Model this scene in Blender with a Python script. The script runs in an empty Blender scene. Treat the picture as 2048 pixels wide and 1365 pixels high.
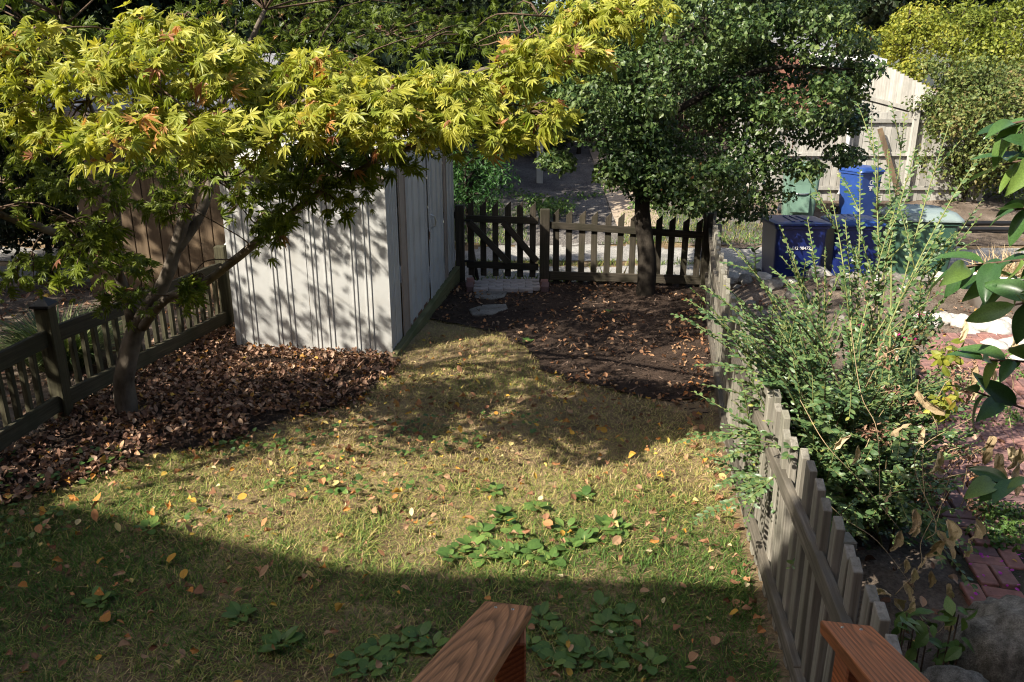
import bpy, bmesh, math
import numpy as np
from mathutils import Vector, Matrix, noise as mnoise
RAD = math.radians
rng = np.random.default_rng(7)
sc = bpy.context.scene
col = sc.collection

# ------------------------------------------------------------------ camera
CAM_H, PITCH, FPX = 2.6, RAD(17.75), 1600.0
cd = bpy.data.cameras.new('camera'); cam = bpy.data.objects.new('camera', cd); col.objects.link(cam)
cd.sensor_width = 36; cd.lens = FPX / 2048 * 36; cd.clip_start = 0.05; cd.clip_end = 600
cam.location = (0, 0, CAM_H); cam.rotation_euler = (math.pi/2 - PITCH, 0, 0)
sc.camera = cam
# ------------------------------------------------------------------ sky and sun
SUN = Vector((1.0, 0.70, -1.0)).normalized()          # the way the light travels
w = bpy.data.worlds.new('World'); sc.world = w; w.use_nodes = True
nt = w.node_tree; bg = nt.nodes['Background']
sky = nt.nodes.new('ShaderNodeTexSky'); sky.sky_type = 'NISHITA'; sky.sun_disc = False; sky.dust_density = 3.0; sky.ozone_density = .6
sky.sun_elevation = math.asin(-SUN.z); sky.sun_rotation = math.atan2(-SUN.x, -SUN.y)
nt.links.new(sky.outputs[0], bg.inputs[0]); bg.inputs[1].default_value = 0.10
sl = bpy.data.lights.new('sun', 'SUN'); so = bpy.data.objects.new('sun', sl); col.objects.link(so)
sl.energy = 5.0; sl.angle = RAD(0.5); sl.color = (1.0, 0.93, 0.80)
so.rotation_euler = SUN.to_track_quat('-Z', 'Y').to_euler()
sc.view_settings.view_transform = 'Standard'; sc.view_settings.look = 'None'
sc.view_settings.gamma = 1; sc.view_settings.use_curve_mapping = False
sc.view_settings.exposure = 1.1
sc.cycles.max_bounces = 5; sc.cycles.transmission_bounces = 3; sc.cycles.diffuse_bounces = 3; sc.cycles.glossy_bounces = 2
sc.cycles.use_adaptive_sampling = True; sc.cycles.adaptive_threshold = 0.015; sc.cycles.filter_width = 1.1

# ------------------------------------------------------------------ helpers: numbers
def at(px, py, depth):
    """a point of the place from where it shows in the 2048 px photograph and its distance"""
    x = (px-1024)/FPX*depth; u = -(py-682.5)/FPX*depth
    return np.array((x, depth*math.cos(PITCH)+u*math.sin(PITCH), CAM_H-depth*math.sin(PITCH)+u*math.cos(PITCH)))
def on_ground(px, py, z=0.0):
    a = at(px, py, 1.0) - np.array((0, 0, CAM_H))
    t = (z-CAM_H)/a[2]
    return np.array((a[0]*t, a[1]*t, z))
_lat = rng.random((64, 64))
def vnoise(x, y, s=1.0):
    x = np.asarray(x)*s+100.3; y = np.asarray(y)*s+77.7
    xi = np.floor(x).astype(int); yi = np.floor(y).astype(int); fx = x-xi; fy = y-yi
    fx = fx*fx*(3-2*fx); fy = fy*fy*(3-2*fy)
    g = lambda a, b: _lat[a % 64, b % 64]
    return (g(xi, yi)*(1-fx)+g(xi+1, yi)*fx)*(1-fy)+(g(xi, yi+1)*(1-fx)+g(xi+1, yi+1)*fx)*fy
def fbm(x, y, s=1.0, o=3):
    r = 0; a = .5
    for k in range(o): r = r+a*vnoise(np.asarray(x)+k*13.1, np.asarray(y)-k*7.3, s*2**k); a *= .5
    return r
def sstep(a, b, x):
    t = np.clip((np.asarray(x)-a)/(b-a), 0, 1); return t*t*(3-2*t)
def gz(x, y):
    """height of the ground"""
    x = np.asarray(x, float); y = np.asarray(y, float)
    z = -0.25*sstep(10.75, 11.15, y) + 0.16*np.clip(y-14, 0, 9.5)
    z = z + 0.12*sstep(2.7, 3.2, x)*sstep(9.6, 10.2, y)*(1-sstep(10.55, 10.9, y))
    z = z + 0.05*(fbm(x, y, .8)-.43)*sstep(0, 3, y)
    return z
def inpoly(x, y, P):
    P = [tuple(q)[:2] for q in P]; c = np.zeros(np.shape(x), bool); j = len(P)-1
    for i in range(len(P)):
        xi, yi = P[i][:2]; xj, yj = P[j][:2]
        c ^= ((yi > y) != (yj > y)) & (x < (xj-xi)*(y-yi)/(yj-yi+1e-12)+xi); j = i
    return c
def nrm(a): return a/np.maximum(np.linalg.norm(a, axis=-1, keepdims=True), 1e-9)
def rdirs(n):
    v = rng.normal(size=(n, 3)); return nrm(v)

# ------------------------------------------------------------------ helpers: meshes
def build_tri(name, V, T, att=None, flat=True):
    V = np.asarray(V, np.float32); T = np.asarray(T, np.int32)
    me = bpy.data.meshes.new(name)
    me.vertices.add(len(V)); me.vertices.foreach_set('co', V.ravel())
    me.loops.add(3*len(T)); me.loops.foreach_set('vertex_index', T.ravel())
    me.polygons.add(len(T)); me.polygons.foreach_set('loop_start', np.arange(len(T), dtype=np.int32)*3)
    me.update(calc_edges=True)
    if att is not None:
        a = me.attributes.new('rnd', 'FLOAT', 'POINT'); a.data.foreach_set('value', np.asarray(att, np.float32))
    if flat: me.shade_flat()
    else: me.shade_smooth()
    return me
class MB:
    """collects simple shapes for one mesh"""
    def __init__(s): s.v = []; s.f = []
    def add(s, V, F):
        o = len(s.v); s.v += [tuple(p) for p in V]; s.f += [tuple(i+o for i in f) for f in F]; return s
    def box(s, c, d, M=None):
        x, y, z = d[0]/2, d[1]/2, d[2]/2
        V = [Vector((a*x, b*y, e*z)) for a in (-1, 1) for b in (-1, 1) for e in (-1, 1)]
        if M is not None: V = [M @ v for v in V]
        V = [v+Vector(c) for v in V]
        return s.add(V, [(0, 1, 3, 2), (4, 6, 7, 5), (0, 4, 5, 1), (2, 3, 7, 6), (0, 2, 6, 4), (1, 5, 7, 3)])
    def bar(s, a, b, wd, ht, up=(0, 0, 1)):
        a = Vector(a); b = Vector(b); d = b-a; y = d.normalized(); x = y.cross(Vector(up)).normalized(); z = x.cross(y)
        M = Matrix((x, y, z)).transposed()
        return s.box((a+b)/2, (wd, d.length, ht), M)
    def prism(s, poly, z0, z1):
        n = len(poly); V = [(p[0], p[1], z0) for p in poly]+[(p[0], p[1], z1) for p in poly]
        return s.add(V, [tuple(range(n))[::-1], tuple(range(n, 2*n))]+[(i, (i+1) % n, n+(i+1) % n, n+i) for i in range(n)])
    def loft(s, rings, caps=True):
        n = len(rings[0]); V = [p for r in rings for p in r]; F = []
        for k in range(len(rings)-1):
            F += [(k*n+i, k*n+(i+1) % n, (k+1)*n+(i+1) % n, (k+1)*n+i) for i in range(n)]
        if caps: F += [tuple(range(n))[::-1], tuple(range((len(rings)-1)*n, len(rings)*n))]
        return s.add(V, F)
    def tube(s, pts, rad, n=6, smooth=2, jit=0.0):
        pts = [np.asarray(p, float) for p in pts]; rad = list(rad)
        if smooth and len(pts) > 2: pts, rad = crom(pts, rad, smooth)
        rings = []; up = np.array((0.31, 0.95, 0.05))
        for i, p in enumerate(pts):
            d = pts[min(i+1, len(pts)-1)]-pts[max(i-1, 0)]; d = d/np.linalg.norm(d)
            x = np.cross(d, up); x /= max(np.linalg.norm(x), 1e-6); y = np.cross(d, x)
            rr = [rad[i]*(1+jit*(rng.random()-.5)) for _ in range(n)]
            rings.append([tuple(p+x*math.cos(2*math.pi*k/n)*rr[k]+y*math.sin(2*math.pi*k/n)*rr[k]) for k in range(n)])
        return s.loft(rings)
    def mesh(s, name, bevel=0, off=(0, 0, 0), smooth=False, seg=1):
        me = bpy.data.meshes.new(name); o = Vector(off)
        me.from_pydata([tuple(Vector(p)-o) for p in s.v], [], s.f)
        bm = bmesh.new(); bm.from_mesh(me); bmesh.ops.recalc_face_normals(bm, faces=bm.faces[:])
        if bevel:
            e = [e for e in bm.edges if len(e.link_faces) == 2 and e.calc_face_angle(0) > .5]
            bmesh.ops.bevel(bm, geom=e, offset=bevel, segments=seg, affect='EDGES', profile=.6)
        bm.to_mesh(me); bm.free()
        me.shade_smooth() if smooth else me.shade_flat()
        return me
def crom(pts, rad, k):
    P = [2*pts[0]-pts[1]]+pts+[2*pts[-1]-pts[-2]]; out = []; ro = []
    for i in range(1, len(P)-2):
        for j in range(k):
            t = j/k; a, b, c, d = P[i-1], P[i], P[i+1], P[i+2]
            out.append(.5*((2*b)+(-a+c)*t+(2*a-5*b+4*c-d)*t*t+(-a+3*b-3*c+d)*t**3)); ro.append(rad[i-1]*(1-t)+rad[i]*t)
    return out+[pts[-1]], ro+[rad[-1]]
def obj(name, me, mat, parent=None, loc=(0, 0, 0), rot=(0, 0, 0), scl=(1, 1, 1)):
    o = bpy.data.objects.new(name, me); col.objects.link(o)
    if mat is not None and me is not None and not me.materials: me.materials.append(mat)
    o.parent = parent; o.location = loc; o.rotation_euler = rot; o.scale = scl
    return o
def tag(o, label=None, cat=None, group=None, kind=None):
    for k, v in (('label', label), ('category', cat), ('group', group), ('kind', kind)):
        if v: o[k] = v
    return o
def thing(name, label, cat, loc=(0, 0, 0), rz=0, group=None):
    return tag(obj(name, None, None, None, tuple(loc), (0, 0, rz)), label, cat, group)
def part(name, mb, mat, root, bevel=0, smooth=False, kind=None, label=None):
    """a part whose shape is given in world coordinates, under an unturned root"""
    o = obj(name, mb.mesh(name, bevel, root.location, smooth), mat, root)
    return tag(o, label=label, kind=kind)
def lpart(name, mb, mat, root, bevel=0, smooth=False, kind=None, label=None, **k):
    o = obj(name, mb.mesh(name, bevel, (0, 0, 0), smooth), mat, root, **k)
    return tag(o, label=label, kind=kind)

# ------------------------------------------------------------------ helpers: leaves
def tpl(V, F, droop=0.0, fold=0.0, curl=0.0, c=(0, 0)):
    V = np.array(V, float)
    if V.shape[1] == 2: V = np.c_[V, np.zeros(len(V))]
    r = np.hypot(V[:, 0], V[:, 1])
    V[:, 2] += -droop*r*r + fold*np.abs(V[:, 0]) + curl*np.sin(V[:, 1]*2.5)*.3
    T = []
    for f in F:
        for i in range(1, len(f)-1): T.append((f[0], f[i], f[i+1]))
    return V, np.array(T)
def maple_leaf(droop, fold):
    ang = [0, 33, 66, 105]; ln = [1.0, .93, .74, .42]
    lobes = [(-a, l) for a, l in zip(ang[:0:-1], ln[:0:-1])]+list(zip(ang, ln))
    V = [(0, 0, 0)]; F = []
    for a, l in lobes:
        k = len(V)
        for da, r in ((-17, .36), (-12, .58*l), (0, l), (12, .58*l), (17, .36)):
            t = RAD(a+da); V.append((math.sin(t)*r, math.cos(t)*r, (-.05 if abs(da) == 17 else 0)))
        F.append((0, k, k+1, k+2, k+3, k+4))
    return tpl(V, F, droop, fold)
def ovate(wd=.3, droop=.2, fold=.25, tipw=.6, curl=0.0):
    V = [(0, 0), (-wd*.8, .25), (-wd, .5), (-wd*tipw, .8), (0, 1), (wd*tipw, .8), (wd, .5), (wd*.8, .25), (0, .28), (0, .55), (0, .82)]
    F = [(0, 8, 1), (8, 9, 2, 1), (9, 10, 3, 2), (10, 4, 3), (0, 7, 8), (8, 7, 6, 9), (9, 6, 5, 10), (10, 5, 4)]
    return tpl(V, F, droop, fold, curl)
def small_leaf(wd=.3, fold=.3, droop=.15):
    return tpl([(0, 0), (-wd, .45), (0, 1), (wd, .45), (0, .45)], [(0, 4, 1), (4, 2, 1), (0, 3, 4), (4, 3, 2)], droop, fold)
def crumpled(seed, wd, nu=8, nv=5, amt=1.0):
    r = np.random.default_rng(seed); V = []
    ph = r.random(4)*6
    for i in range(nu):
        u = i/(nu-1); hw = wd*(math.sin(math.pi*min(1, u*.92+.06))**.7)*(.75+.5*r.random())
        for j in range(nv):
            q = j/(nv-1)*2-1; a = q*(1.1+.5*math.sin(u*4+ph[0]))*amt
            V.append((hw*math.sin(a)*.9+.05*math.sin(5*u+ph[1]), u+.04*r.normal(), hw*(1-math.cos(a))*1.2+.10*math.sin(3.2*u+ph[2])+.035*r.normal()))
    F = [(i*nv+j, i*nv+j+1, (i+1)*nv+j+1, (i+1)*nv+j) for i in range(nu-1) for j in range(nv-1)]
    return tpl(V, F)
def frames(d, n):
    y = nrm(d); z = n-np.sum(n*y, 1, keepdims=True)*y; z = nrm(z); x = np.cross(y, z)
    return x, y, z
def scatter(tpls, pos, d, n, s, rnd):
    x, y, z = frames(d, n); s = np.asarray(s)[:, None, None]
    pick = rng.integers(0, len(tpls), len(pos)); Vs, Ts, As = [], [], []; o = 0
    for k, (V, T) in enumerate(tpls):
        i = np.where(pick == k)[0]
        if not len(i): continue
        W = (V[None, :, 0, None]*x[i][:, None]+V[None, :, 1, None]*y[i][:, None]+V[None, :, 2, None]*z[i][:, None])*s[i]+pos[i][:, None]
        Vs.append(W.reshape(-1, 3)); Ts.append((T[None]+(np.arange(len(i))*len(V))[:, None, None]).reshape(-1, 3)+o)
        As.append(np.repeat(rnd[i], len(V))); o += len(i)*len(V)
    return np.concatenate(Vs), np.concatenate(Ts), np.concatenate(As)
_leafmesh = {}
def leaf_parts(name, tpls, key, pos, d, n, s, rnd, mat, root, each=None, smooth=False):
    """single leaf objects sharing a few meshes"""
    x, y, z = frames(d, n); base = np.array(root.location) if root else np.zeros(3); out = []
    for i in range(len(pos)):
        k = (key, int(rng.integers(len(tpls))), int(min(9, rnd[i]*10)))
        if k not in _leafmesh:
            V, T = tpls[k[1]]; me = build_tri(name, V, T, np.full(len(V), (k[2]+.5)/10), not smooth); me.materials.append(mat); _leafmesh[k] = me
        o = bpy.data.objects.new(name, _leafmesh[k]); col.objects.link(o); o.parent = root
        M = Matrix(np.c_[x[i]*s[i], y[i]*s[i], z[i]*s[i]].tolist()).to_4x4(); M.translation = Vector(pos[i]-base)
        o.matrix_basis = M
        if each: each(o, i)
        out.append(o)
    return out
def foliage(name, tpls, arr, mat, root, n_single=0, leafname='leaf', key=None, score=None):
    """all leaves: the ones that show largest as parts of their own, the rest as one mass"""
    pos, d, n, s, rnd = arr
    if n_single:
        sc_ = score(pos) if score is not None else -np.linalg.norm(pos-np.array((0, 0, CAM_H)), axis=1)
        order = np.argsort(-sc_); one, rest = order[:n_single], order[n_single:]
        leaf_parts(leafname, tpls, key or name, pos[one], d[one], n[one], s[one], rnd[one], mat, root)
    else: rest = np.arange(len(pos))
    if len(rest):
        V, T, A = scatter(tpls, pos[rest], d[rest], n[rest], s[rest], rnd[rest])
        o = obj(name, build_tri(name, V-np.array(root.location), T, A), mat, root); o['kind'] = 'stuff'
        return o
def clump_leaves(clumps, size, up=.5, shell=2.2, rlo=0., rhi=1.):
    P, D, N, S, R = [], [], [], [], []
    for c, r, n in clumps:
        u = rdirs(n); q = rng.random(n)**(1/shell); p = np.asarray(c)+u*q[:, None]*np.asarray(r)
        nn = nrm(u*.5+np.array((0, 0, up))+rng.normal(size=(n, 3))*.45)
        dd = nrm(np.cross(nn, rdirs(n))+np.array((0, 0, -.25)))
        P.append(p); D.append(dd); N.append(nn); S.append(size*(.65+.6*rng.random(n)))
        b = rng.random()*.35; R.append(np.clip(rlo+(rhi-rlo)*(b+.65*rng.random(n)), 0, 1))
    return [np.concatenate(a) for a in (P, D, N, S, R)]

# ------------------------------------------------------------------ materials
def new_mat(name):
    m = bpy.data.materials.new(name); m.use_nodes = True; t = m.node_tree; return m, t, t.nodes['Principled BSDF']
def node(t, kind, **kw):
    n = t.nodes.new(kind)
    for k, v in kw.items():
        if k.startswith('i_'):
            n.inputs[k[2:].replace('_', ' ')].default_value = v
        else: setattr(n, k, v)
    return n
def ramp(t, src, stops, interp='LINEAR'):
    r = t.nodes.new('ShaderNodeValToRGB'); e = r.color_ramp.elements; r.color_ramp.interpolation = interp
    while len(e) < len(stops): e.new(.5)
    for k, (p, c) in enumerate(stops): e[k].position = p; e[k].color = (*c, 1) if len(c) == 3 else c
    t.links.new(src, r.inputs[0]); return r.outputs[0]
def mixc(t, f, a, b, mode='MIX'):
    m = node(t, 'ShaderNodeMix', data_type='RGBA', blend_type=mode)
    for s, v in ((m.inputs[0], f), (m.inputs[6], a), (m.inputs[7], b)):
        if hasattr(v, 'links'): t.links.new(v, s)
        elif isinstance(v, (int, float)): s.default_value = v
        else: s.default_value = (*v, 1)
    return m.outputs[2]
def bump(t, p, h, strength=.4, dist=.01):
    b = node(t, 'ShaderNodeBump'); b.inputs['Strength'].default_value = strength; b.inputs['Distance'].default_value = dist
    t.links.new(h, b.inputs['Height']); t.links.new(b.outputs[0], p.inputs['Normal'])
def coords(t, scale=(1, 1, 1), kind='Object', rand=0, rot=(0, 0, 0)):
    c = node(t, 'ShaderNodeTexCoord'); m = node(t, 'ShaderNodeMapping'); m.inputs['Scale'].default_value = scale; m.inputs['Rotation'].default_value = rot
    src = c.outputs[kind]
    if rand:
        oi = node(t, 'ShaderNodeObjectInfo'); mu = node(t, 'ShaderNodeMath', operation='MULTIPLY'); mu.inputs[1].default_value = rand
        t.links.new(oi.outputs['Random'], mu.inputs[0]); t.links.new(mu.outputs[0], m.inputs['Location'])
    t.links.new(src, m.inputs['Vector']); return m.outputs[0]
def noise_n(t, vec, scale, detail=4, rough=.55, dist=0.0):
    n = node(t, 'ShaderNodeTexNoise', i_Scale=scale, i_Detail=detail, i_Roughness=rough, i_Distortion=dist)
    t.links.new(vec, n.inputs['Vector']); return n.outputs[0]
def leaf_mat(name, stops, rough=.45, trans=.35, spec=.35, tgain=1.3):
    m, t, p = new_mat(name)
    a = node(t, 'ShaderNodeAttribute', attribute_name='rnd')
    c = ramp(t, a.outputs['Fac'], stops)
    nz = noise_n(t, coords(t, kind='Object'), 30, 2)
    c2 = mixc(t, 1.0, c, ramp(t, nz, [(.3, (.75, .75, .75)), (.7, (1.15, 1.15, 1.15))]), 'MULTIPLY')
    t.links.new(c2, p.inputs['Base Color']); p.inputs['Roughness'].default_value = rough; p.inputs['Specular IOR Level'].default_value = spec
    tr = node(t, 'ShaderNodeBsdfTranslucent'); mx = node(t, 'ShaderNodeMixShader'); mx.inputs[0].default_value = trans
    t.links.new(mixc(t, 1.0, c2, (tgain, tgain, tgain*.5), 'MULTIPLY'), tr.inputs[0])
    t.links.new(p.outputs[0], mx.inputs[1]); t.links.new(tr.outputs[0], mx.inputs[2])
    t.links.new(mx.outputs[0], t.nodes['Material Output'].inputs[0]); return m
def wood_mat(name, dark, mid, light, axis='Z', fine=60, long=2.5, rough=.8, moss=None, rnd_amt=.5):
    m, t, p = new_mat(name)
    s = {'X': (long, fine, fine), 'Y': (fine, long, fine), 'Z': (fine, fine, long)}[axis]
    g = noise_n(t, coords(t, s, rand=37), 1, 5, .6, .3)
    c = ramp(t, g, [(.28, dark), (.5, mid), (.72, light)])
    big = noise_n(t, coords(t, (2, 2, 2), rand=11), 1.5, 3)
    c = mixc(t, ramp(t, big, [(.42, (0, 0, 0)), (.68, (.8, .8, .8))]), c, moss or dark)
    oi = node(t, 'ShaderNodeObjectInfo')
    v = ramp(t, oi.outputs['Random'], [(0, (1-rnd_amt*.6,)*3), (1, (1+rnd_amt*.5,)*3)])
    c = mixc(t, 1.0, c, v, 'MULTIPLY')
    t.links.new(c, p.inputs['Base Color']); p.inputs['Roughness'].default_value = rough; p.inputs['Specular IOR Level'].default_value = .25
    bump(t, p, g, .5, .004); return m
def bark_mat(name, dark, light, sc_=14):
    m, t, p = new_mat(name)
    g = noise_n(t, coords(t, (sc_, sc_, sc_*.35)), 1, 6, .65, .5)
    big = noise_n(t, coords(t), 5, 3)
    c = mixc(t, ramp(t, big, [(.4, (0, 0, 0)), (.65, (1, 1, 1))]), ramp(t, g, [(.3, dark), (.7, light)]), [x*1.25 for x in light])
    t.links.new(c, p.inputs['Base Color']); p.inputs['Roughness'].default_value = .95; p.inputs['Specular IOR Level'].default_value = .08; bump(t, p, g, .8, .01); return m
def plain(name, c, rough=.6, var=.2, scale=8, spec=.4, bmp=0, metal=0, dirt=None):
    m, t, p = new_mat(name)
    g = noise_n(t, coords(t), scale, 5, .6)
    o = ramp(t, g, [(.3, [x*(1-var) for x in c]), (.7, [min(1, x*(1+var)) for x in c])])
    if dirt:
        d = noise_n(t, coords(t, (1, 1, 1)), 2.3, 6, .7)
        o = mixc(t, ramp(t, d, [(.5, (0, 0, 0)), (.75, (.7, .7, .7))]), o, dirt)
    t.links.new(o, p.inputs['Base Color']); p.inputs['Roughness'].default_value = rough; p.inputs['Specular IOR Level'].default_value = spec; p.inputs['Metallic'].default_value = metal
    if bmp: bump(t, p, g, bmp, .01)
    return m
def ground_mat(name, stops_big, stops_fine, sb=1.6, sf=60, bmp=.8, bd=.02, vor=None):
    m, t, p = new_mat(name); v = coords(t)
    a = ramp(t, noise_n(t, v, sb, 5, .6), stops_big); f = noise_n(t, v, sf, 5, .7)
    c = mixc(t, 1.0, a, ramp(t, f, stops_fine), 'MULTIPLY')
    h = f
    if vor:
        vo = node(t, 'ShaderNodeTexVoronoi', i_Scale=vor); t.links.new(v, vo.inputs['Vector'])
        c = mixc(t, .45, c, mixc(t, 1.0, c, ramp(t, vo.outputs['Color'], [(0, (.35, .35, .35)), (1, (1.7, 1.65, 1.6))]), 'MULTIPLY')); h = vo.outputs['Distance']
    t.links.new(c, p.inputs['Base Color']); p.inputs['Roughness'].default_value = .95; p.inputs['Specular IOR Level'].default_value = .15
    bump(t, p, h, bmp, bd); return m

M = {}
M['lawn_soil'] = ground_mat('lawn_soil', [(.35, (.11, .075, .045)), (.5, (.22, .155, .09)), (.62, (.33, .24, .14))], [(.3, (.5, .5, .5)), (.7, (1.3, 1.3, 1.3))])
M['mulch'] = ground_mat('mulch', [(.35, (.036, .026, .021)), (.65, (.09, .063, .048))], [(.3, (.35, .35, .35)), (.7, (1.6, 1.5, 1.4))], sf=90, bmp=1.0, bd=.03)
M['earth'] = ground_mat('earth', [(.35, (.10, .075, .055)), (.65, (.24, .19, .15))], [(.3, (.5, .5, .5)), (.7, (1.4, 1.4, 1.4))], sf=40, bmp=1, bd=.03)
M['gravel'] = ground_mat('gravel', [(.35, (.10, .09, .085)), (.6, (.19, .175, .16))], [(.35, (.6, .6, .6)), (.65, (1.25, 1.25, 1.25))], sf=35, bmp=.9, bd=.02, vor=45)
M['asphalt'] = ground_mat('asphalt', [(.35, (.20, .195, .185)), (.6, (.34, .33, .31))], [(.35, (.6, .6, .6)), (.65, (1.25, 1.25, 1.25))], sf=60, bmp=.6, bd=.01, vor=70)
M['concrete'] = ground_mat('concrete', [(.35, (.30, .23, .17)), (.65, (.42, .34, .26))], [(.3, (.75, .75, .75)), (.7, (1.15, 1.15, 1.15))], sf=50, bmp=.3, bd=.004)
M['stone'] = ground_mat('stone', [(.35, (.14, .13, .115)), (.65, (.26, .24, .21))], [(.3, (.7, .7, .7)), (.7, (1.2, 1.2, 1.2))], sb=4, sf=40, bmp=.6, bd=.01)
M['white_stone'] = ground_mat('white_stone', [(.35, (.40, .37, .33)), (.65, (.62, .59, .54))], [(.3, (.75, .75, .75)), (.7, (1.1, 1.1, 1.1))], sb=5, sf=30, bmp=.5)
M['boulder'] = ground_mat('boulder', [(.35, (.15, .14, .115)), (.5, (.25, .235, .20)), (.65, (.36, .34, .29))], [(.3, (.55, .55, .55)), (.7, (1.25, 1.25, 1.25))], sb=6, sf=35, bmp=.9)
M['fence_dark'] = wood_mat('fence_dark', (.022, .018, .013), (.045, .037, .027), (.072, .06, .044), moss=(.03, .028, .016))
M['fence_dark_x'] = wood_mat('fence_dark_x', (.022, .018, .013), (.045, .037, .027), (.072, .06, .044), axis='Y', moss=(.03, .028, .016))
M['fence_olive'] = wood_mat('fence_olive', (.03, .026, .016), (.06, .054, .032), (.10, .092, .054), moss=(.035, .035, .018))
M['fence_olive_x'] = wood_mat('fence_olive_x', (.026, .023, .016), (.052, .046, .03), (.085, .076, .05), axis='Y', moss=(.034, .034, .018))
M['picket_grey'] = wood_mat('picket_grey', (.125, .112, .09), (.225, .205, .17), (.31, .288, .245), moss=(.155, .15, .115), rnd_amt=.4)
M['rail_grey'] = wood_mat('rail_grey', (.055, .046, .037), (.115, .10, .08), (.18, .16, .13), axis='Y', moss=(.07, .062, .048))
M['board_grey'] = wood_mat('board_grey', (.26, .25, .225), (.37, .355, .32), (.46, .44, .40), fine=25, long=1.2, moss=(.27, .26, .235), rnd_amt=.35)
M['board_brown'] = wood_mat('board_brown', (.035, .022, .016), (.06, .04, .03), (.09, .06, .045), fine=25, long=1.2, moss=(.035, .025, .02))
M['siding'] = wood_mat('siding', (.11, .075, .045), (.165, .115, .07), (.21, .15, .095), fine=18, long=1.0, moss=(.10, .072, .048), rnd_amt=.2)
M['metal_white'] = plain('metal_white', (.43, .43, .42), .5, .08, 3, .4, dirt=(.34, .32, .28))
M['metal_brown'] = plain('metal_brown', (.27, .22, .185), .55, .15, 6, .4)
M['metal_roof'] = plain('metal_roof', (.48, .46, .44), .45, .12, 5, .4, dirt=(.26, .21, .17))
M['rust'] = plain('rust', (.16, .075, .04), .9, .4, 30)
M['base_beam'] = wood_mat('base_beam', (.10, .09, .045), (.17, .16, .075), (.24, .22, .11), axis='Y', moss=(.10, .115, .045))
M['brick_red'] = plain('brick_red', (.24, .135, .12), .9, .3, 14, .15, .5, dirt=(.13, .10, .085))
def per_object_tint(m, lo, hi):
    t = m.node_tree; p = t.nodes['Principled BSDF']; src = p.inputs['Base Color'].links[0].from_socket; oi = node(t, 'ShaderNodeObjectInfo')
    t.links.new(mixc(t, 1.0, src, ramp(t, oi.outputs['Random'], [(0, lo), (.5, (1, 1, 1)), (1, hi)]), 'MULTIPLY'), p.inputs['Base Color'])
per_object_tint(M['brick_red'], (.55, .6, .65), (1.25, 1.1, 1.0))
M['brick_grey'] = plain('brick_grey', (.36, .32, .30), .85, .25, 14, .2, .4)
M['joint'] = ground_mat('joint', [(.35, (.04, .035, .025)), (.65, (.08, .075, .045))], [(.3, (.5, .5, .5)), (.7, (1.4, 1.4, 1.4))])
M['bin_blue'] = plain('bin_blue', (.018, .055, .22), .38, .12, 4, .5, dirt=(.03, .06, .22))
M['bin_navy'] = plain('bin_navy', (.008, .018, .11), .4, .12, 4, .5, dirt=(.02, .03, .10))
M['bin_green'] = plain('bin_green', (.11, .19, .145), .5, .12, 4, .4, dirt=(.15, .22, .175))
M['bin_dkgreen'] = plain('bin_dkgreen', (.035, .085, .06), .45, .12, 4, .45, dirt=(.06, .10, .08))
M['lid_sky_sheen'] = plain('lid_sky_sheen', (.20, .25, .245), .4, .12, 4, .45)  # green lid paled so its colour carries the sky's reflection
M['black'] = plain('black', (.012, .012, .013), .5, .2, 8)
M['white'] = plain('white', (.78, .77, .74), .5, .05, 5)
M['chrome'] = plain('chrome', (.55, .55, .55), .3, .05, 5, metal=1)
M['bark_maple'] = bark_mat('bark_maple', (.045, .036, .028), (.13, .108, .085))
M['bark_dark'] = bark_mat('bark_dark', (.012, .010, .008), (.036, .03, .024))
M['twig'] = bark_mat('twig', (.05, .035, .025), (.13, .09, .065), 30)
M['twig_green'] = plain('twig_green', (.17, .18, .06), .6, .25, 20)
M['twig_tan'] = plain('twig_tan', (.36, .27, .15), .7, .25, 20)
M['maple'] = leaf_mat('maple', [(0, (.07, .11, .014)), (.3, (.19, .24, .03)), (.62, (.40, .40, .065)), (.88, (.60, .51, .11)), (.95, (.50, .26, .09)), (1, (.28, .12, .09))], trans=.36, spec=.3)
M['holly'] = leaf_mat('holly', [(0, (.015, .036, .013)), (.4, (.042, .08, .022)), (.8, (.11, .16, .045)), (.97, (.17, .22, .07)), (1, (.30, .09, .05))], .42, .2, .35)
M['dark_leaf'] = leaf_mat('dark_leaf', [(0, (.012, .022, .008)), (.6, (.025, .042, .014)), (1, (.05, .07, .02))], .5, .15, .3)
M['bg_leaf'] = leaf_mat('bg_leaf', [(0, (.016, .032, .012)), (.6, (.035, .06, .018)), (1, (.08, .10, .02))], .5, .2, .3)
M['yellow_leaf'] = leaf_mat('yellow_leaf', [(0, (.09, .13, .02)), (.5, (.22, .25, .035)), (.85, (.36, .34, .05)), (1, (.42, .24, .06))], .5, .35, .3)
M['vine_leaf'] = leaf_mat('vine_leaf', [(0, (.05, .08, .025)), (.45, (.11, .15, .04)), (.75, (.20, .21, .06)), (1, (.24, .16, .08))], .5, .25, .3)
M['cedar'] = leaf_mat('cedar', [(0, (.014, .045, .012)), (.6, (.035, .10, .02)), (1, (.08, .16, .03))], .5, .2, .3)
M['privet'] = leaf_mat('privet', [(0, (.038, .085, .034)), (.5, (.085, .155, .055)), (.9, (.18, .25, .085)), (1, (.30, .29, .06))], .4, .25, .45)
M['camellia'] = leaf_mat('camellia', [(0, (.03, .075, .026)), (.6, (.065, .14, .04)), (1, (.16, .24, .05))], .3, .25, .5)
M['rose_leaf'] = leaf_mat('rose_leaf', [(0, (.04, .08, .04)), (.55, (.10, .15, .06)), (.75, (.22, .12, .05)), (1, (.26, .10, .06))], .5, .2, .3)
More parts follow.
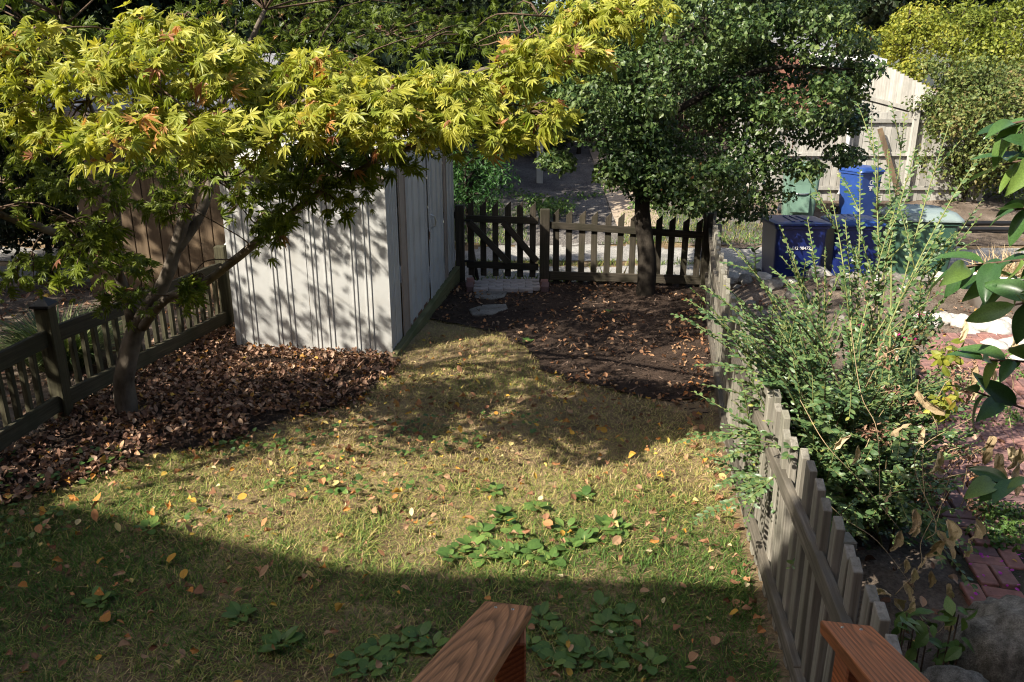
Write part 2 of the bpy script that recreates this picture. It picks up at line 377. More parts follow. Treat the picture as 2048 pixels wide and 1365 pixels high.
M['petal'] = leaf_mat('petal', [(0, (.50, .02, .16)), (1, (.62, .06, .28))], .5, .3, .3, 1.0)
M['magenta'] = leaf_mat('magenta', [(0, (.45, .02, .40)), (1, (.6, .06, .5))], .5, .3, .3, 1.0)
M['fallen'] = leaf_mat('fallen', [(0, (.15, .065, .035)), (.25, (.30, .155, .085)), (.5, (.42, .27, .16)), (.7, (.44, .19, .07)), (.82, (.50, .25, .04)), (.92, (.56, .42, .09)), (1, (.62, .53, .34))], .75, .15, .2, 1.0)
M['litter'] = leaf_mat('litter', [(0, (.09, .045, .032)), (.35, (.22, .12, .08)), (.65, (.36, .22, .15)), (.85, (.50, .35, .25)), (.95, (.45, .19, .05)), (1, (.5, .36, .08))], .75, .12, .2, 1.0)
M['dry'] = leaf_mat('dry', [(0, (.34, .24, .13)), (1, (.60, .48, .31))], .8, .25, .2, 1.0)
M['weed'] = leaf_mat('weed', [(0, (.045, .10, .025)), (.6, (.10, .18, .04)), (1, (.17, .25, .06))], .45, .2, .35)
M['grass'] = leaf_mat('grass', [(0, (.07, .135, .03)), (.35, (.18, .25, .055)), (.6, (.40, .37, .12)), (.8, (.48, .36, .17)), (1, (.64, .47, .28))], .6, .25, .2)
M['liriope'] = leaf_mat('liriope', [(0, (.03, .06, .02)), (.7, (.10, .14, .05)), (1, (.30, .32, .14))], .45, .2, .35)
M['chips'] = leaf_mat('chips', [(0, (.03, .021, .016)), (.7, (.10, .065, .047)), (1, (.24, .165, .12))], .9, 0, .2)
M['shingle'] = plain('shingle', (.20, .20, .21), .9, .3, 25, .2, .5)
M['brickwall'] = plain('brickwall', (.19, .085, .062), .9, .2, 20, .2, .3)
M['plaster'] = plain('plaster', (.60, .55, .48), .9, .1, 6, .2)
M['glass'] = plain('glass', (.03, .035, .04), .1, .1, 3, .5)
# the oiled cedar of the stair rail: rings cut at a slant
def rail_wood(name, tint, phi, off):
    m, t, p = new_mat(name)
    c0 = node(t, 'ShaderNodeTexCoord'); mp_ = node(t, 'ShaderNodeMapping'); t.links.new(c0.outputs['Object'], mp_.inputs['Vector'])
    mp_.inputs['Scale'].default_value = (1, .10, 1); mp_.inputs['Rotation'].default_value = (phi, 0, 0); mp_.inputs['Location'].default_value = off
    v = mp_.outputs[0]
    wv = node(t, 'ShaderNodeTexWave', wave_type='RINGS', rings_direction='Y', wave_profile='SAW', i_Scale=24, i_Distortion=1.5, i_Detail=3)
    wv.inputs['Detail Scale'].default_value = .8; wv.inputs['Detail Roughness'].default_value = .55
    t.links.new(v, wv.inputs['Vector'])
    fine = noise_n(t, coords(t, (220, 5, 220)), 1, 4, .65)
    c = ramp(t, wv.outputs[1], [(0, [x*.42 for x in tint]), (.3, [x*.72 for x in tint]), (.6, tint), (.9, [x*.9 for x in tint]), (1, [x*.5 for x in tint])])
    c = mixc(t, 1.0, c, ramp(t, fine, [(.3, (.55, .52, .50)), (.7, (1.2, 1.2, 1.2))]), 'MULTIPLY')
    wear = noise_n(t, coords(t, (9, 3, 9)), 1, 4, .6)
    c = mixc(t, ramp(t, wear, [(.52, (0, 0, 0)), (.72, (.55, .55, .55))]), c, [x*.5+.04 for x in tint])
    t.links.new(c, p.inputs['Base Color']); p.inputs['Roughness'].default_value = .62; p.inputs['Specular IOR Level'].default_value = .25
    bump(t, p, wv.outputs[1], .35, .002); return m
M['rail_wood'] = rail_wood('rail_wood', (.50, .225, .095), .75, (.01, 0, .02))
M['rail_red'] = rail_wood('rail_red', (.50, .17, .065), .62, (-.02, 0, -.03))

# ================================================================== THE GROUND
def grid_sheet(name, xs, ys, dz, mat, inside=None, rough=0.0, rs=9, kind='structure'):
    X, Y = np.meshgrid(xs, ys); Z = gz(X, Y)+dz
    if rough: Z = Z+rough*(fbm(X, Y, rs, 3)-.43)
    nx, ny = len(xs), len(ys); I = np.arange(nx*ny).reshape(ny, nx)
    a, b, c, d = I[:-1, :-1], I[:-1, 1:], I[1:, 1:], I[1:, :-1]
    if inside is not None:
        cx = (X[:-1, :-1]+X[1:, 1:])/2; cy = (Y[:-1, :-1]+Y[1:, 1:])/2; k = inside(cx, cy)
        a, b, c, d = a[k], b[k], c[k], d[k]
    T = np.concatenate([np.stack([a.ravel(), b.ravel(), c.ravel()], 1), np.stack([a.ravel(), c.ravel(), d.ravel()], 1)])
    V = np.stack([X.ravel(), Y.ravel(), Z.ravel()], 1)
    u, inv = np.unique(T, return_inverse=True)
    o = obj(name, build_tri(name, V[u], inv.reshape(T.shape), None, False), mat); o['kind'] = kind
    return o
xs = np.unique(np.r_[np.linspace(-220, -14, 24), np.linspace(-14, -5, 40), np.linspace(-5, 7, 200), np.linspace(7, 16, 40), np.linspace(16, 220, 24)])
ys = np.unique(np.r_[np.linspace(-60, 0, 12), np.linspace(0, 13, 200), np.linspace(13, 26, 90), np.linspace(26, 400, 40)])
grid_sheet('ground', xs, ys, 0, M['lawn_soil'], None, .012)

G = on_ground
# outline of the leaf-covered bed under the maple and of the mulch bed by the back fence
BED_L = [G(0, 1010), G(120, 985), G(250, 930), G(420, 895), G(560, 850), G(680, 815), G(760, 770), G(800, 720), (-1.15, 7.7), (-2.0, 7.9), (-2.9, 9.5), (-3.3, 9.6), (-3.85, 5.2), (-3.95, 4.2)]
BED_R = [(-.85, 10.9), (2.75, 10.75), (2.3, 8.6), (1.95, 6.95), G(1400, 845), G(1300, 800), G(1180, 775), G(1090, 745), G(1050, 700), G(1010, 672), G(900, 650), (-.95, 8.9), (-.9, 10)]
wob = lambda x, y, s=.22: (x+s*(fbm(x, y, 3)-.43), y+s*(fbm(y+9, x, 3)-.43))
in_L = lambda x, y: inpoly(*wob(x, y), BED_L)
in_R = lambda x, y: inpoly(*wob(x, y), BED_R)
grid_sheet('mulch_bed', np.linspace(-4.2, -.6, 110), np.linspace(4, 9.8, 160), .012, M['mulch'], in_L, .03)
grid_sheet('mulch_bed', np.linspace(-1.2, 3, 130), np.linspace(6.4, 11, 150), .02, M['mulch'], in_R, .045)
grid_sheet('neighbour_ground', np.linspace(1.1, 11, 180), np.linspace(1.2, 10.95, 190), .015, M['earth'],
           lambda x, y: (x > np.interp(y, [0, 4.15, 5.6, 8, 10.6], [1.0, 1.42, 1.64, 2.1, 2.68])), .05)
grid_sheet('side_garden_ground', np.linspace(-12, -3.2, 90), np.linspace(3, 10.9, 80), .012, M['earth'],
           lambda x, y: (x < np.interp(y, [0, 4.2, 6.06, 8.57, 11], [-3.9, -3.8, -3.72, -3.22, -2.9])), .04)
grid_sheet('alley', np.linspace(-14, 26, 240), np.linspace(11.1, 14.6, 50), .012, M['asphalt'],
           lambda x, y: (y+.35*(fbm(x, y, 2)-.43) > 11.25) & (y+.6*(fbm(x+5, y, 1.4)-.43) < 14.3) & ((x > 2.2) | (np.abs(y-13.1) > .18+.12*fbm(x, y, 3))), .025)
grid_sheet('parking_pad', np.linspace(-9, 5.0, 150), np.linspace(14.2, 22.4, 80), .014, M['gravel'],
           lambda x, y: y+.5*(fbm(x, y, 1.2)-.43) > 14.45, .04)
grid_sheet('concrete_path', np.linspace(2.02, 2.92, 12), np.linspace(15.3, 21.5, 40), .05, M['concrete'])
grid_sheet('far_yard_ground', np.linspace(3.2, 24, 120), np.linspace(14.2, 24, 60), .012, M['earth'], lambda x, y: y+.7*(fbm(x, y, 1.3)-.43) > 14.35, .06)

# ================================================================== BUILDINGS
# the metal garden shed
th = math.atan2(-.13, 1.0)
SH = (-1.21, 7.63, 0.0)
shed = thing('garden_shed', 'small white ribbed metal garden shed with brown trim behind the maple', 'shed', SH, -.131)
def ribbed(w_, z0a, z0b, z1a, z1b, rib=.010, ribs=None):
    us = [0]; ds = [0]
    for r in ribs or (.05, .09, w_*.5-.02, w_*.5+.03):
        us += [r-.012, r-.006, r+.006, r+.012]; ds += [0, rib, rib, 0]
    us.append(w_); ds.append(0); m = MB(); V = []; F = []
    for u, d in zip(us, ds):
        k = u/w_; V += [(u, -d, z0a*(1-k)+z0b*k), (u, -d, z1a*(1-k)+z1b*k)]
    F = [(2*i, 2*i+2, 2*i+3, 2*i+1) for i in range(len(us)-1)]
    return m.add(V, F)
HALF_W, LEN, EAVE, RIDGE = 1.64, 3.24, 1.80, 2.16
for k in range(4):
    pw = HALF_W/4
    lpart('wall_panel', ribbed(pw-.002, .02, .02, EAVE, EAVE), M['metal_white'], shed, loc=(-HALF_W+k*pw, -.004*(k % 2), 0))
    lpart('wall_panel', ribbed(pw-.002, .2, .2, EAVE, EAVE), M['metal_white'], shed, loc=(-k*pw, LEN, 0), rot=(0, 0, math.pi))
zt = lambda y: EAVE+(RIDGE-EAVE)*(1-abs(y-LEN/2)/(LEN/2))
def face_panel(name, y0, y1, out, mat, ribs, z1=None, parent=None):
    # on the door side: local u runs along +y, outwards is +x
    za, zb = (zt(y0), zt(y1)) if z1 is None else (z1, z1)
    return lpart(name, ribbed(y1-y0, .05+.06*y0, .05+.06*y1, za, zb, .011, ribs), mat, parent or shed, loc=(out, y0, 0), rot=(0, 0, math.pi/2))
face_panel('wall_panel', 0, .20, 0, M['metal_white'], (.05, .09, .15))
face_panel('wall_panel', .20, .42, .002, M['metal_white'], (.05, .09, .15))
face_panel('door_jamb', .42, .70, .016, M['metal_brown'], (.03, .25))
d1 = face_panel('door', .70, 1.68, .006, M['metal_white'], (.08, .12, .3, .34, .58, .62, .84, .88), 1.86)
d2 = face_panel('door', 1.68, 2.48, .020, M['metal_white'], (.05, .16, .2, .42, .46, .66, .7), 1.86)
h = MB().tube([(.08, .045, 1.16), (.1, -.05, 1.13), (.1, -.055, 1.02), (.08, .045, .98)], [.008]*4, 6); lpart('handle', h, M['chrome'], d2)
lpart('rust_stain', MB().box((.02, -.004, .92), (.03, .004, .09)), M['rust'], d2)
lpart('rust_stain', MB().box((.5, -.003, .13), (.9, .003, .03), Matrix.Rotation(-.06, 3, 'Y')), M['rust'], d1)
face_panel('door_jamb', 2.48, 2.66, .026, M['metal_brown'], (.03, .15))
face_panel('wall_panel', 2.66, LEN, .004, M['metal_white'], (.06, .1, .25, .3, .45, .5))
g = MB().add([(-.02, 0, EAVE+.02), (-.02, LEN, EAVE+.02), (-.02, LEN/2, RIDGE+.0)], [(0, 1, 2)]); lpart('gable', g, M['metal_white'], shed)
g = MB().add([(-HALF_W+.01, 0, .1), (-HALF_W+.01, LEN, .1), (-HALF_W+.01, LEN, EAVE), (-HALF_W+.01, LEN/2, RIDGE), (-HALF_W+.01, 0, EAVE)], [(0, 1, 2, 3, 4)]); lpart('gable', g, M['metal_white'], shed)
for k in range(4):
    pw = (HALF_W+.1)/4; x0 = -HALF_W-.05+k*pw
    for s in (0, 1):
        ya, yb = (-.06, LEN/2) if s == 0 else (LEN+.06, LEN/2)
        m = MB()
        for u0, u1, hgt in ((0, .03, .025), (.03, pw, 0)):
            m.add([(x0+u0, ya, EAVE-.0+hgt), (x0+u1, ya, EAVE+hgt), (x0+u1, yb, RIDGE+.03+hgt), (x0+u0, yb, RIDGE+.03+hgt)], [(0, 1, 2, 3)])
        lpart('roof_panel', m, M['metal_roof'], shed)
lpart('eave_trim', MB().box((-HALF_W/2, -.05, EAVE-.005), (HALF_W+.12, .035, .07)), M['metal_brown'], shed, .004)
for ya, yb in ((-.06, LEN/2), (LEN+.06, LEN/2)):
    lpart('gable_trim', MB().bar((.035, ya, EAVE+.0), (.035, yb, RIDGE+.02), .03, .075), M['metal_white'], shed, .004)
lpart('corner_trim', MB().box((.004, .004, .92), (.018, .018, 1.76)), M['metal_white'], shed, .003)
bb = MB().add([(.01, -.06, -.08), (.08, -.06, -.08), (.08, -.06, .05), (.01, -.06, .05), (.01, LEN+.05, -.08), (.08, LEN+.05, -.08), (.08, LEN+.05, .24), (.01, LEN+.05, .24)],
              [(0, 1, 2, 3), (5, 4, 7, 6), (0, 4, 5, 1), (1, 5, 6, 2), (2, 6, 7, 3), (3, 7, 4, 0)])
lpart('base_beam', bb, M['base_beam'], shed, .006)
lpart('base_beam', MB().box((-HALF_W/2, .03, -.02), (HALF_W, .05, .08)), M['base_beam'], shed, .004)

# the neighbour's wooden shed on the left
ns = thing('wooden_shed', 'tan wooden shed with upright siding and grey shingle roof beyond the left fence', 'shed', (-5.35, 9.9, 0), -.06)
W2, D2, H2 = 2.0, 2.6, 2.30
bw = .167
for k in range(12): lpart('siding_board', MB().box((bw*(k+.5), 0, H2/2), (bw-.012, .025, H2)), M['siding'], ns, .004)
lpart('wall', MB().box((W2/2, D2/2+.03, H2/2-.01), (W2-.02, D2, H2-.02)), M['siding'], ns)
for k in range(14): lpart('siding_board', MB().box((W2+.003, .02+D2/14*(k+.5), H2/2), (.025, D2/14-.012, H2)), M['siding'], ns, .004)
for k in range(5):
    y0 = -.3+k*.36; lpart('roof_course', MB().bar((W2/2, y0, H2+.02+k*.13), (W2/2, y0+.42, H2+.02+.15+k*.13), W2+.5, .03), M['shingle'], ns, .004)
lpart('roof_slope', MB().bar((W2/2, D2+.3, H2-.02), (W2/2, 1.5, H2+.66), W2+.5, .04), M['shingle'], ns)
lpart('fascia', MB().box((W2/2, -.3, H2-.05), (W2+.5, .03, .13)), M['metal_brown'], ns, .004)
dsp = thing('downspout', 'pale bent metal downspout end between the two sheds', 'downspout', (-3.12, 8.75, 0))
part('pipe', MB().tube([(-3.1, 9.0, 1.9), (-3.1, 8.95, 1.15), (-3.12, 8.85, .98), (-3.16, 8.7, .88)], [.035]*4, 8, 4), M['metal_white'], dsp, smooth=True)
part('bracket', MB().box((-3.1, 8.99, 1.5), (.1, .02, .03)), M['metal_brown'], dsp)

# the row house behind the photographer, whose shadow lies on the front of the lawn
hz = -math.atan(.07)
HOUSE_H = 6.05
rh = thing('row_house', 'long brick row house behind the viewpoint with deck door', 'house', (-6, -.62, 0), hz)
lpart('wall', MB().box((0, -4.0, HOUSE_H/2), (36, 8, HOUSE_H)), M['brickwall'], rh)
lpart('roof', MB().box((0, -4.0, HOUSE_H+.04), (36.3, 8.3, .08)), M['shingle'], rh)
lpart('gable', MB().add([(-.4, -4, HOUSE_H+.06), (-3.8, -4, HOUSE_H+1.0), (-18, -4, HOUSE_H+1.0), (-18, -4, HOUSE_H+.06), (-.4, 0, HOUSE_H+.06), (-3.8, 0, HOUSE_H+1.0), (-18, 0, HOUSE_H+1.0), (-18, 0, HOUSE_H+.06)], [(0, 1, 2, 3), (7, 6, 5, 4), (0, 4, 5, 1), (1, 5, 6, 2), (2, 6, 7, 3), (3, 7, 4, 0)]), M['brickwall'], rh)  # roof wedge added to bend the house shadow edge on the lawn
lpart('shade_block', MB().box((2.25, -.5, HOUSE_H+.55), (1.35, .8, 1.1)), M['brickwall'], rh)  # block on the unseen roof, added to throw shade over the brick path
for k in range(8):
    for zc in (2.6, 5.0):
        wn = lpart('window', MB().box((-15+k*4.2, .02, zc), (1.1, .06, 1.5)), M['white'], rh)
        lpart('pane', MB().box((-15+k*4.2, .06, zc), (.95, .02, 1.35)), M['glass'], wn)

# garage, garden shed and fences across the alley
gr = thing('brick_garage', 'brick garage with white eave trim behind the holly tree', 'garage', (6.8, 18.4, .7))
part('wall', MB().box((6.85, 19.4, 1.9), (1.2, 2.8, 2.7)), M['brickwall'], gr)
part('roof', MB().bar((6.9, 17.55, 3.1), (6.9, 21.2, 3.8), 1.5, .08), M['shingle'], gr)
part('fascia', MB().bar((6.15, 17.5, 3.12), (7.62, 17.5, 3.0), .05, .24), M['white'], gr, .004)
part('gutter', MB().bar((6.15, 17.43, 3.2), (7.7, 17.43, 3.06), .1, .09), M['white'], gr, .01)
part('downspout', MB().tube([(7.5, 17.42, 3.0), (7.46, 17.36, 2.88), (7.2, 17.1, 2.55), (6.98, 16.93, 2.40), (6.93, 16.93, 2.28), (6.9, 16.93, .62), (6.85, 16.9, .42)], [.04]*7, 8, 3), M['white'], gr, smooth=True)

fl = thing('board_fence', 'weathered grey board fence standing behind the recycling bins', 'fence', (5.3, 17.1, .28))
fx = np.arange(4.6, 9.9, .145)
for i, x in enumerate(fx):
    z0 = float(gz(x, 17.1))
    mb = MB().box((0, 0, .92), (.138, .02, 1.84)); 
    if i == 0: bme = mb.mesh('board', .003); bme.materials.append(M['board_grey'])
    obj('board', bme, None, fl, (x-5.3, .02*((i*7) % 3-1)*.3, z0-.28+.02*math.sin(i*2.3)), (0, .004*math.sin(i*5.1), 0))
for zc in (.25, .95, 1.62): part('rail', MB().box((7.2, 17.05, .28+zc), (5.4, .04, .085)), M['board_grey'], fl, .004)
for x in (4.7, 6.98, 8.28, 9.85): part('post', MB().box((x, 17.0, .28+.98), (.11, .08, 2.0)), M['board_grey'], fl, .006)
part('brace', MB().bar((7.55, 16.97, 1.75), (8.1, 16.9, .42), .10, .03, (0, 1, 0)), M['siding'], fl, .003, label='reddish plank leaning on the fence')

fs = thing('stepped_fence', 'tall grey board fence running uphill beside the white outbuilding', 'fence', (8.0, 19, .9))
A_, B_ = np.array((8.9, 24.2)), np.array((10.4, 18.2))
nb = 40
for i in range(nb):
    p = A_+(B_-A_)*i/(nb-1); hgt = 2.55-1.05*(i/(nb-1)); z0 = float(gz(*p))
    part('board', MB().box((p[0], p[1], z0+hgt/2), (.02, .162, hgt), Matrix.Rotation(.245, 3, 'Z')), M['board_grey'], fs, .003)
part('rail', MB().bar((A_[0]-.05, A_[1], 2.6), (B_[0]-.05, B_[1], 1.7), .04, .09), M['board_grey'], fs)

df = thing('plank_fence', 'dark brown plank fence in deep shade behind the parking pad', 'fence', (0, 22.6, 1.1))
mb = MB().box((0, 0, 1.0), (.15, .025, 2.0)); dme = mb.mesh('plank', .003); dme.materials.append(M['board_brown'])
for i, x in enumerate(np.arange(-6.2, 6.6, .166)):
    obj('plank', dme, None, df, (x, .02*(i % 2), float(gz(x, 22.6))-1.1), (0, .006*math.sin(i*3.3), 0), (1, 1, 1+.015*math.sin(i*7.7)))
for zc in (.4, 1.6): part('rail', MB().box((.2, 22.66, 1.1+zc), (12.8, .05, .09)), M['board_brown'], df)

wo = thing('white_outbuilding', 'small white outbuilding with grey roof half covered by vines', 'shed', (13.0, 23.2, 1.15), -.35)
lpart('wall', MB().box((.9, .9, 1.05), (1.8, 1.8, 2.1)), M['plaster'], wo)
lpart('roof', MB().bar((.9, -.25, 2.15), (.9, 2.1, 3.1), 2.3, .07), M['shingle'], wo, .005)
lpart('fascia', MB().box((.9, -.27, 2.12), (2.3, .03, .14)), M['white'], wo)
lpart('corner_board', MB().box((.0, -.012, 1.05), (.1, .03, 2.1)), M['white'], wo)
hb = thing('white_house', 'pale house wall showing at the top right corner behind the vines', 'house', (24, 38, 1.3))
part('wall', MB().box((27, 41, 4.5), (7, 6, 7)), M['plaster'], hb); part('roof', MB().box((27, 41, 8.1), (7.5, 6.5, .25)), M['shingle'], hb)
part('window', MB().box((25, 37.98, 4.6), (1.1, .06, 1.6)), M['glass'], hb)
ps = thing('wooden_post', 'single grey wooden post standing at the edge of the parking pad', 'post', (.63, 18.5, .5))
part('shaft', MB().box((.63, 18.5, .5+.8), (.145, .145, 1.7)), M['board_grey'], ps, .006)
part('cap', MB().box((.63, 18.5, .5+1.68), (.16, .16, .04)), M['board_grey'], ps, .006)

# ================================================================== FENCES OF THE YARD
def picket_mesh(name, wd, tk, hgt, slant, mat, bev=.003):
    m = MB(); x, y = wd/2, tk/2
    m.add([(-x, -y, 0), (x, -y, 0), (x, y, 0), (-x, y, 0), (-x, -y, hgt-slant), (x, -y, hgt), (x, y, hgt), (-x, y, hgt-slant)],
          [(3, 2, 1, 0), (4, 5, 6, 7), (0, 1, 5, 4), (1, 2, 6, 5), (2, 3, 7, 6), (3, 0, 4, 7)])
    me = m.mesh(name, bev); me.materials.append(mat); return me
def rail_part(root, a, b, wd, ht, mat, name='rail'):
    a = Vector(a); b = Vector(b); d = b-a
    m = MB().box((0, 0, 0), (wd, d.length, ht))
    o = obj(name, m.mesh(name, .004), mat, root, (a+b)/2-root.location)
    o.rotation_euler = (math.asin(d.z/d.length), 0, math.atan2(-d.x, d.y)); return o

# right fence, pickets on the neighbour's side of two rails
RF = [(1.04, 1.55), (1.215, 2.81), (1.38, 4.15), (1.60, 5.60), (2.06, 8.0), (2.56, 10.3)]
rf = thing('picket_fence', 'weathered grey picket fence along the right side of the yard', 'fence', (1.38, 4.15, 0))
pm = picket_mesh('picket', .066, .034, 1.02, .022, M['picket_grey'])
acc = 0.0
for (x0, y0), (x1, y1) in zip(RF[:-1], RF[1:]):
    L = math.hypot(x1-x0, y1-y0); ux, uy = (x1-x0)/L, (y1-y0)/L; t = acc
    while t < L:
        x = x0+ux*t+.032*uy; y = y0+uy*t-.032*ux
        o = obj('picket', pm, None, rf, (x-1.38, y-4.15, float(gz(x, y))+.02+rng.normal()*.008), (rng.normal()*.012, rng.normal()*.02, math.atan2(uy, ux)+rng.normal()*.03), (1, 1, 1+rng.normal()*.015)); t += .140
    acc = t-L
    for zc in (.20, .80):
        g0, g1 = float(gz(x0, y0)), float(gz(x1, y1))
        rail_part(rf, (x0, y0, zc+g0), (x1+ux*.01, y1+uy*.01, zc+g1+rng.normal()*.006), .038, .088, M['rail_grey'])
for (x, y) in RF[1:]:
    part('post', MB().box((x+.1, y-.02, .42), (.085, .085, .94)), M['picket_grey'], rf, .005)

# left fence with heavier rails and a capped post
lf = thing('picket_fence', 'dark olive baluster fence along the left side under the maple', 'fence', (-3.67, 6.06, 0))
LF = [(-3.76, 3.7), (-3.67, 6.06), (-3.16, 8.57)]
bm_ = picket_mesh('picket', .042, .042, .70, .0, M['fence_olive'])
for (x0, y0), (x1, y1) in zip(LF[:-1], LF[1:]):
    L = math.hypot(x1-x0, y1-y0); ux, uy = (x1-x0)/L, (y1-y0)/L; t = .14
    while t < L-.08:
        x = x0+ux*t-.045*uy; y = y0+uy*t+.045*ux
        obj('picket', bm_, None, lf, (x+3.67, y-6.06, .05+float(gz(x, y))), (0, rng.normal()*.008, math.atan2(uy, ux))); t += .135
    for zc in (.15, .70): rail_part(lf, (x0+ux*.06, y0+uy*.06, zc), (x1-ux*.06, y1-uy*.06, zc), .04, .135, M['fence_olive_x'])
for (x, y) in LF[1:]:
    p_ = part('post', MB().box((x, y, .46), (.115, .115, .96)), M['fence_olive'], lf, .006)
    if y < 7:
        c_ = MB(); r = .075
        c_.add([(x-r, y-r, .945), (x+r, y-r, .945), (x+r, y+r, .945), (x-r, y+r, .945), (x-r, y-r, .965), (x+r, y-r, .965), (x+r, y+r, .965), (x-r, y+r, .965), (x, y, 1.03)],
               [(3, 2, 1, 0), (0, 1, 5, 4), (1, 2, 6, 5), (2, 3, 7, 6), (3, 0, 4, 7), (4, 5, 8), (5, 6, 8), (6, 7, 8), (7, 4, 8)])
        o = obj('post_cap', c_.mesh('post_cap', 0, Vector(lf.location)), M['black'], p_); 

# back fence and gate
bf = thing('picket_fence', 'dark slant topped picket fence along the alley right of the gate', 'fence', (.46, 10.62, 0))
gt = thing('garden_gate', 'dark picket gate with two slanting braces beside the shed', 'gate', (-.62, 10.78, 0))
bpk = picket_mesh('picket', .082, .022, 1.08, .085, M['fence_dark'])
def back(x): return 10.72-.14*(x-.0)
ang = math.atan(-.14)
def top(x): return 1.06-.055*max(0, x)
for i, x in enumerate(np.arange(.60, 2.56, .168)):
    obj('picket', bpk, None, bf, (x-.46, back(x)+.035-10.62, .0+float(gz(x, back(x)))), (0, rng.normal()*.006, ang), (1, 1, top(x)/1.06))
for zc in (.13, .82): rail_part(bf, (.46, back(.46), zc), (2.5, back(2.5), zc-(.09 if zc > .5 else 0)), .038, .115 if zc < .5 else .09, M['fence_dark_x'])
for x, hh in ((.44, 1.03), (2.56, 1.02)): part('post', MB().box((x, back(x), hh/2), (.13, .11, hh)), M['fence_dark'], bf, .008)
for i in range(6):
    x = -.56+i*.168
    obj('picket', bpk, None, gt, (x+.62, back(x)+.03-10.78, .09), (0, rng.normal()*.004, ang), (1, 1, .955))
for zc in (.25, .88): rail_part(gt, (-.62, back(-.62), zc), (.355, back(.355), zc-.01), .036, .09, M['fence_dark_x'])
rail_part(gt, (-.58, back(-.58)-.037, .84), (-.05, back(-.05)-.037, .30), .03, .085, M['fence_dark_x'], 'brace')
rail_part(gt, (-.12, back(-.12)-.037, .85), (.335, back(.335)-.037, .33), .03, .085, M['fence_dark_x'], 'brace')
gp = part('post', MB().box((-.71, back(-.71), .52), (.12, .11, 1.08)), M['fence_dark'], gt, .008)
for zc in (.3, .86): obj('hinge', MB().box((-.6, back(-.6)-.03, zc), (.16, .01, .03)).mesh('hinge', 0, gt.location), M['black'], gp)
part('side_rail', MB().box((-.83, back(-.83)+.01, .92), (.2, .04, .09)), M['fence_dark'], gt, .004)
part('side_picket', MB().box((-.85, back(-.83)+.04, .5), (.09, .02, 1.0)), M['fence_dark'], gt, .004)

# brick step at the gate, two flagstones
bs = thing('brick_step', 'small step of grey bricks edged with red brick under the gate', 'step', (.0, 10.35, 0))
bmesh_ = MB().box((0, 0, 0), (.188, .088, .06)).mesh('brick', .006); bmesh_.materials.append(M['brick_grey'])
bred = MB().box((0, 0, 0), (.10, .26, .08)).mesh('edge_brick', .006); bred.materials.append(M['brick_red'])
for r in range(6):
    for c in range(4):
        x = -.36+c*.196+(.098 if r % 2 else 0)-.05; y = 10.17+r*.096
        if x < .36: obj('brick', bmesh_, None, bs, (x, y-10.35, .045+rng.normal()*.003), (0, 0, rng.normal()*.01))
for sx in (-1, 1):
    for r in range(2): obj('edge_brick', bred, None, bs, (-.04+sx*.50-.02, 10.30+r*.27-10.35, .05), (0, 0, -sx*.10))
def flag(name, label, P, zt_=.035):
    c = np.mean(P, 0); o = thing(name, label, 'paving stone', (c[0], c[1], 0))
    m = MB().prism([tuple(p[:2]) for p in P], -.02, zt_)
    part('slab', m, M['stone'], o, .008)
    return o
flag('paving_stone', 'flat rectangular flagstone just in front of the brick step', [G(955, 584), G(1018, 583), G(1008, 600), G(980, 604), G(948, 601)], .04)
flag('paving_stone', 'flat pointed flagstone nearer the lawn than the other one', [G(938, 625), G(965, 616), G(1012, 614), G(1016, 623), G(985, 634), G(945, 636)], .04)

# ================================================================== STAIR
st = thing('deck_stair', 'reddish brown wooden deck stair with two sloping handrails', 'stair', (.45, 1.0, 0))
def handrail(a, b, mat, label):
    a = Vector(a); b = Vector(b); d = b-a; L = d.length
    o = obj('handrail', MB().box((0, 0, 0), (.142, L, .038)).mesh('handrail', .006, seg=2), mat, st, (a+b)/2-st.location)
    o.rotation_euler = (math.asin(d.z/L), 0, math.atan2(-d.x, d.y)); o['label'] = label
    for k in range(2):
        obj('screw', MB().tube([(0, 0, 0), (0, 0, .004)], [.005, .004], 8, 0).mesh('screw'), M['chrome'], o, (-.025+.05*k, L/2-.07, .0185))
    return o
ex = Vector((-.171, -.9, .387))
handrail(Vector((-.012, 2.0, 1.13))+ex*1.35, (-.012, 2.0, 1.13), M['rail_wood'], 'brown handrail with bold arched wood grain')
handrail(Vector((.965, 1.95, 1.10))+ex*1.35, (.965, 1.95, 1.10), M['rail_red'], 'reddish handrail with screw heads')
for x, y in ((-.005, 1.88), (.955, 1.84)):
    part('post', MB().box((x, y, .57), (.088, .088, 1.14)), M['rail_red'], st, .005)
for x, y in ((-.12, .95), (.85, .9)): part('post', MB().box((x, y, .85), (.088, .088, 1.7)), M['rail_red'], st, .005)
for x in (-.005, .955):
    for zc in (.52,): part('lower_rail', MB().bar((x-.1, .95, zc+.62), (x, 1.86, zc+.08), .038, .088), M['rail_red'], st, .004)
for k in range(5): part('tread', MB().box((.45-.02*k*-1-.06, 1.0+k*.25, .80-.19*k), (1.0, .28, .04)), M['rail_wood'], st, .005)
for x in (-.03, .88): part('stringer', MB().bar((x, .85, .80), (x+.03, 2.15, -.05), .04, .24), M['rail_wood'], st)
part('deck', MB().box((.2, -.05, .93), (3.2, 1.7, .05)), M['rail_wood'], st)

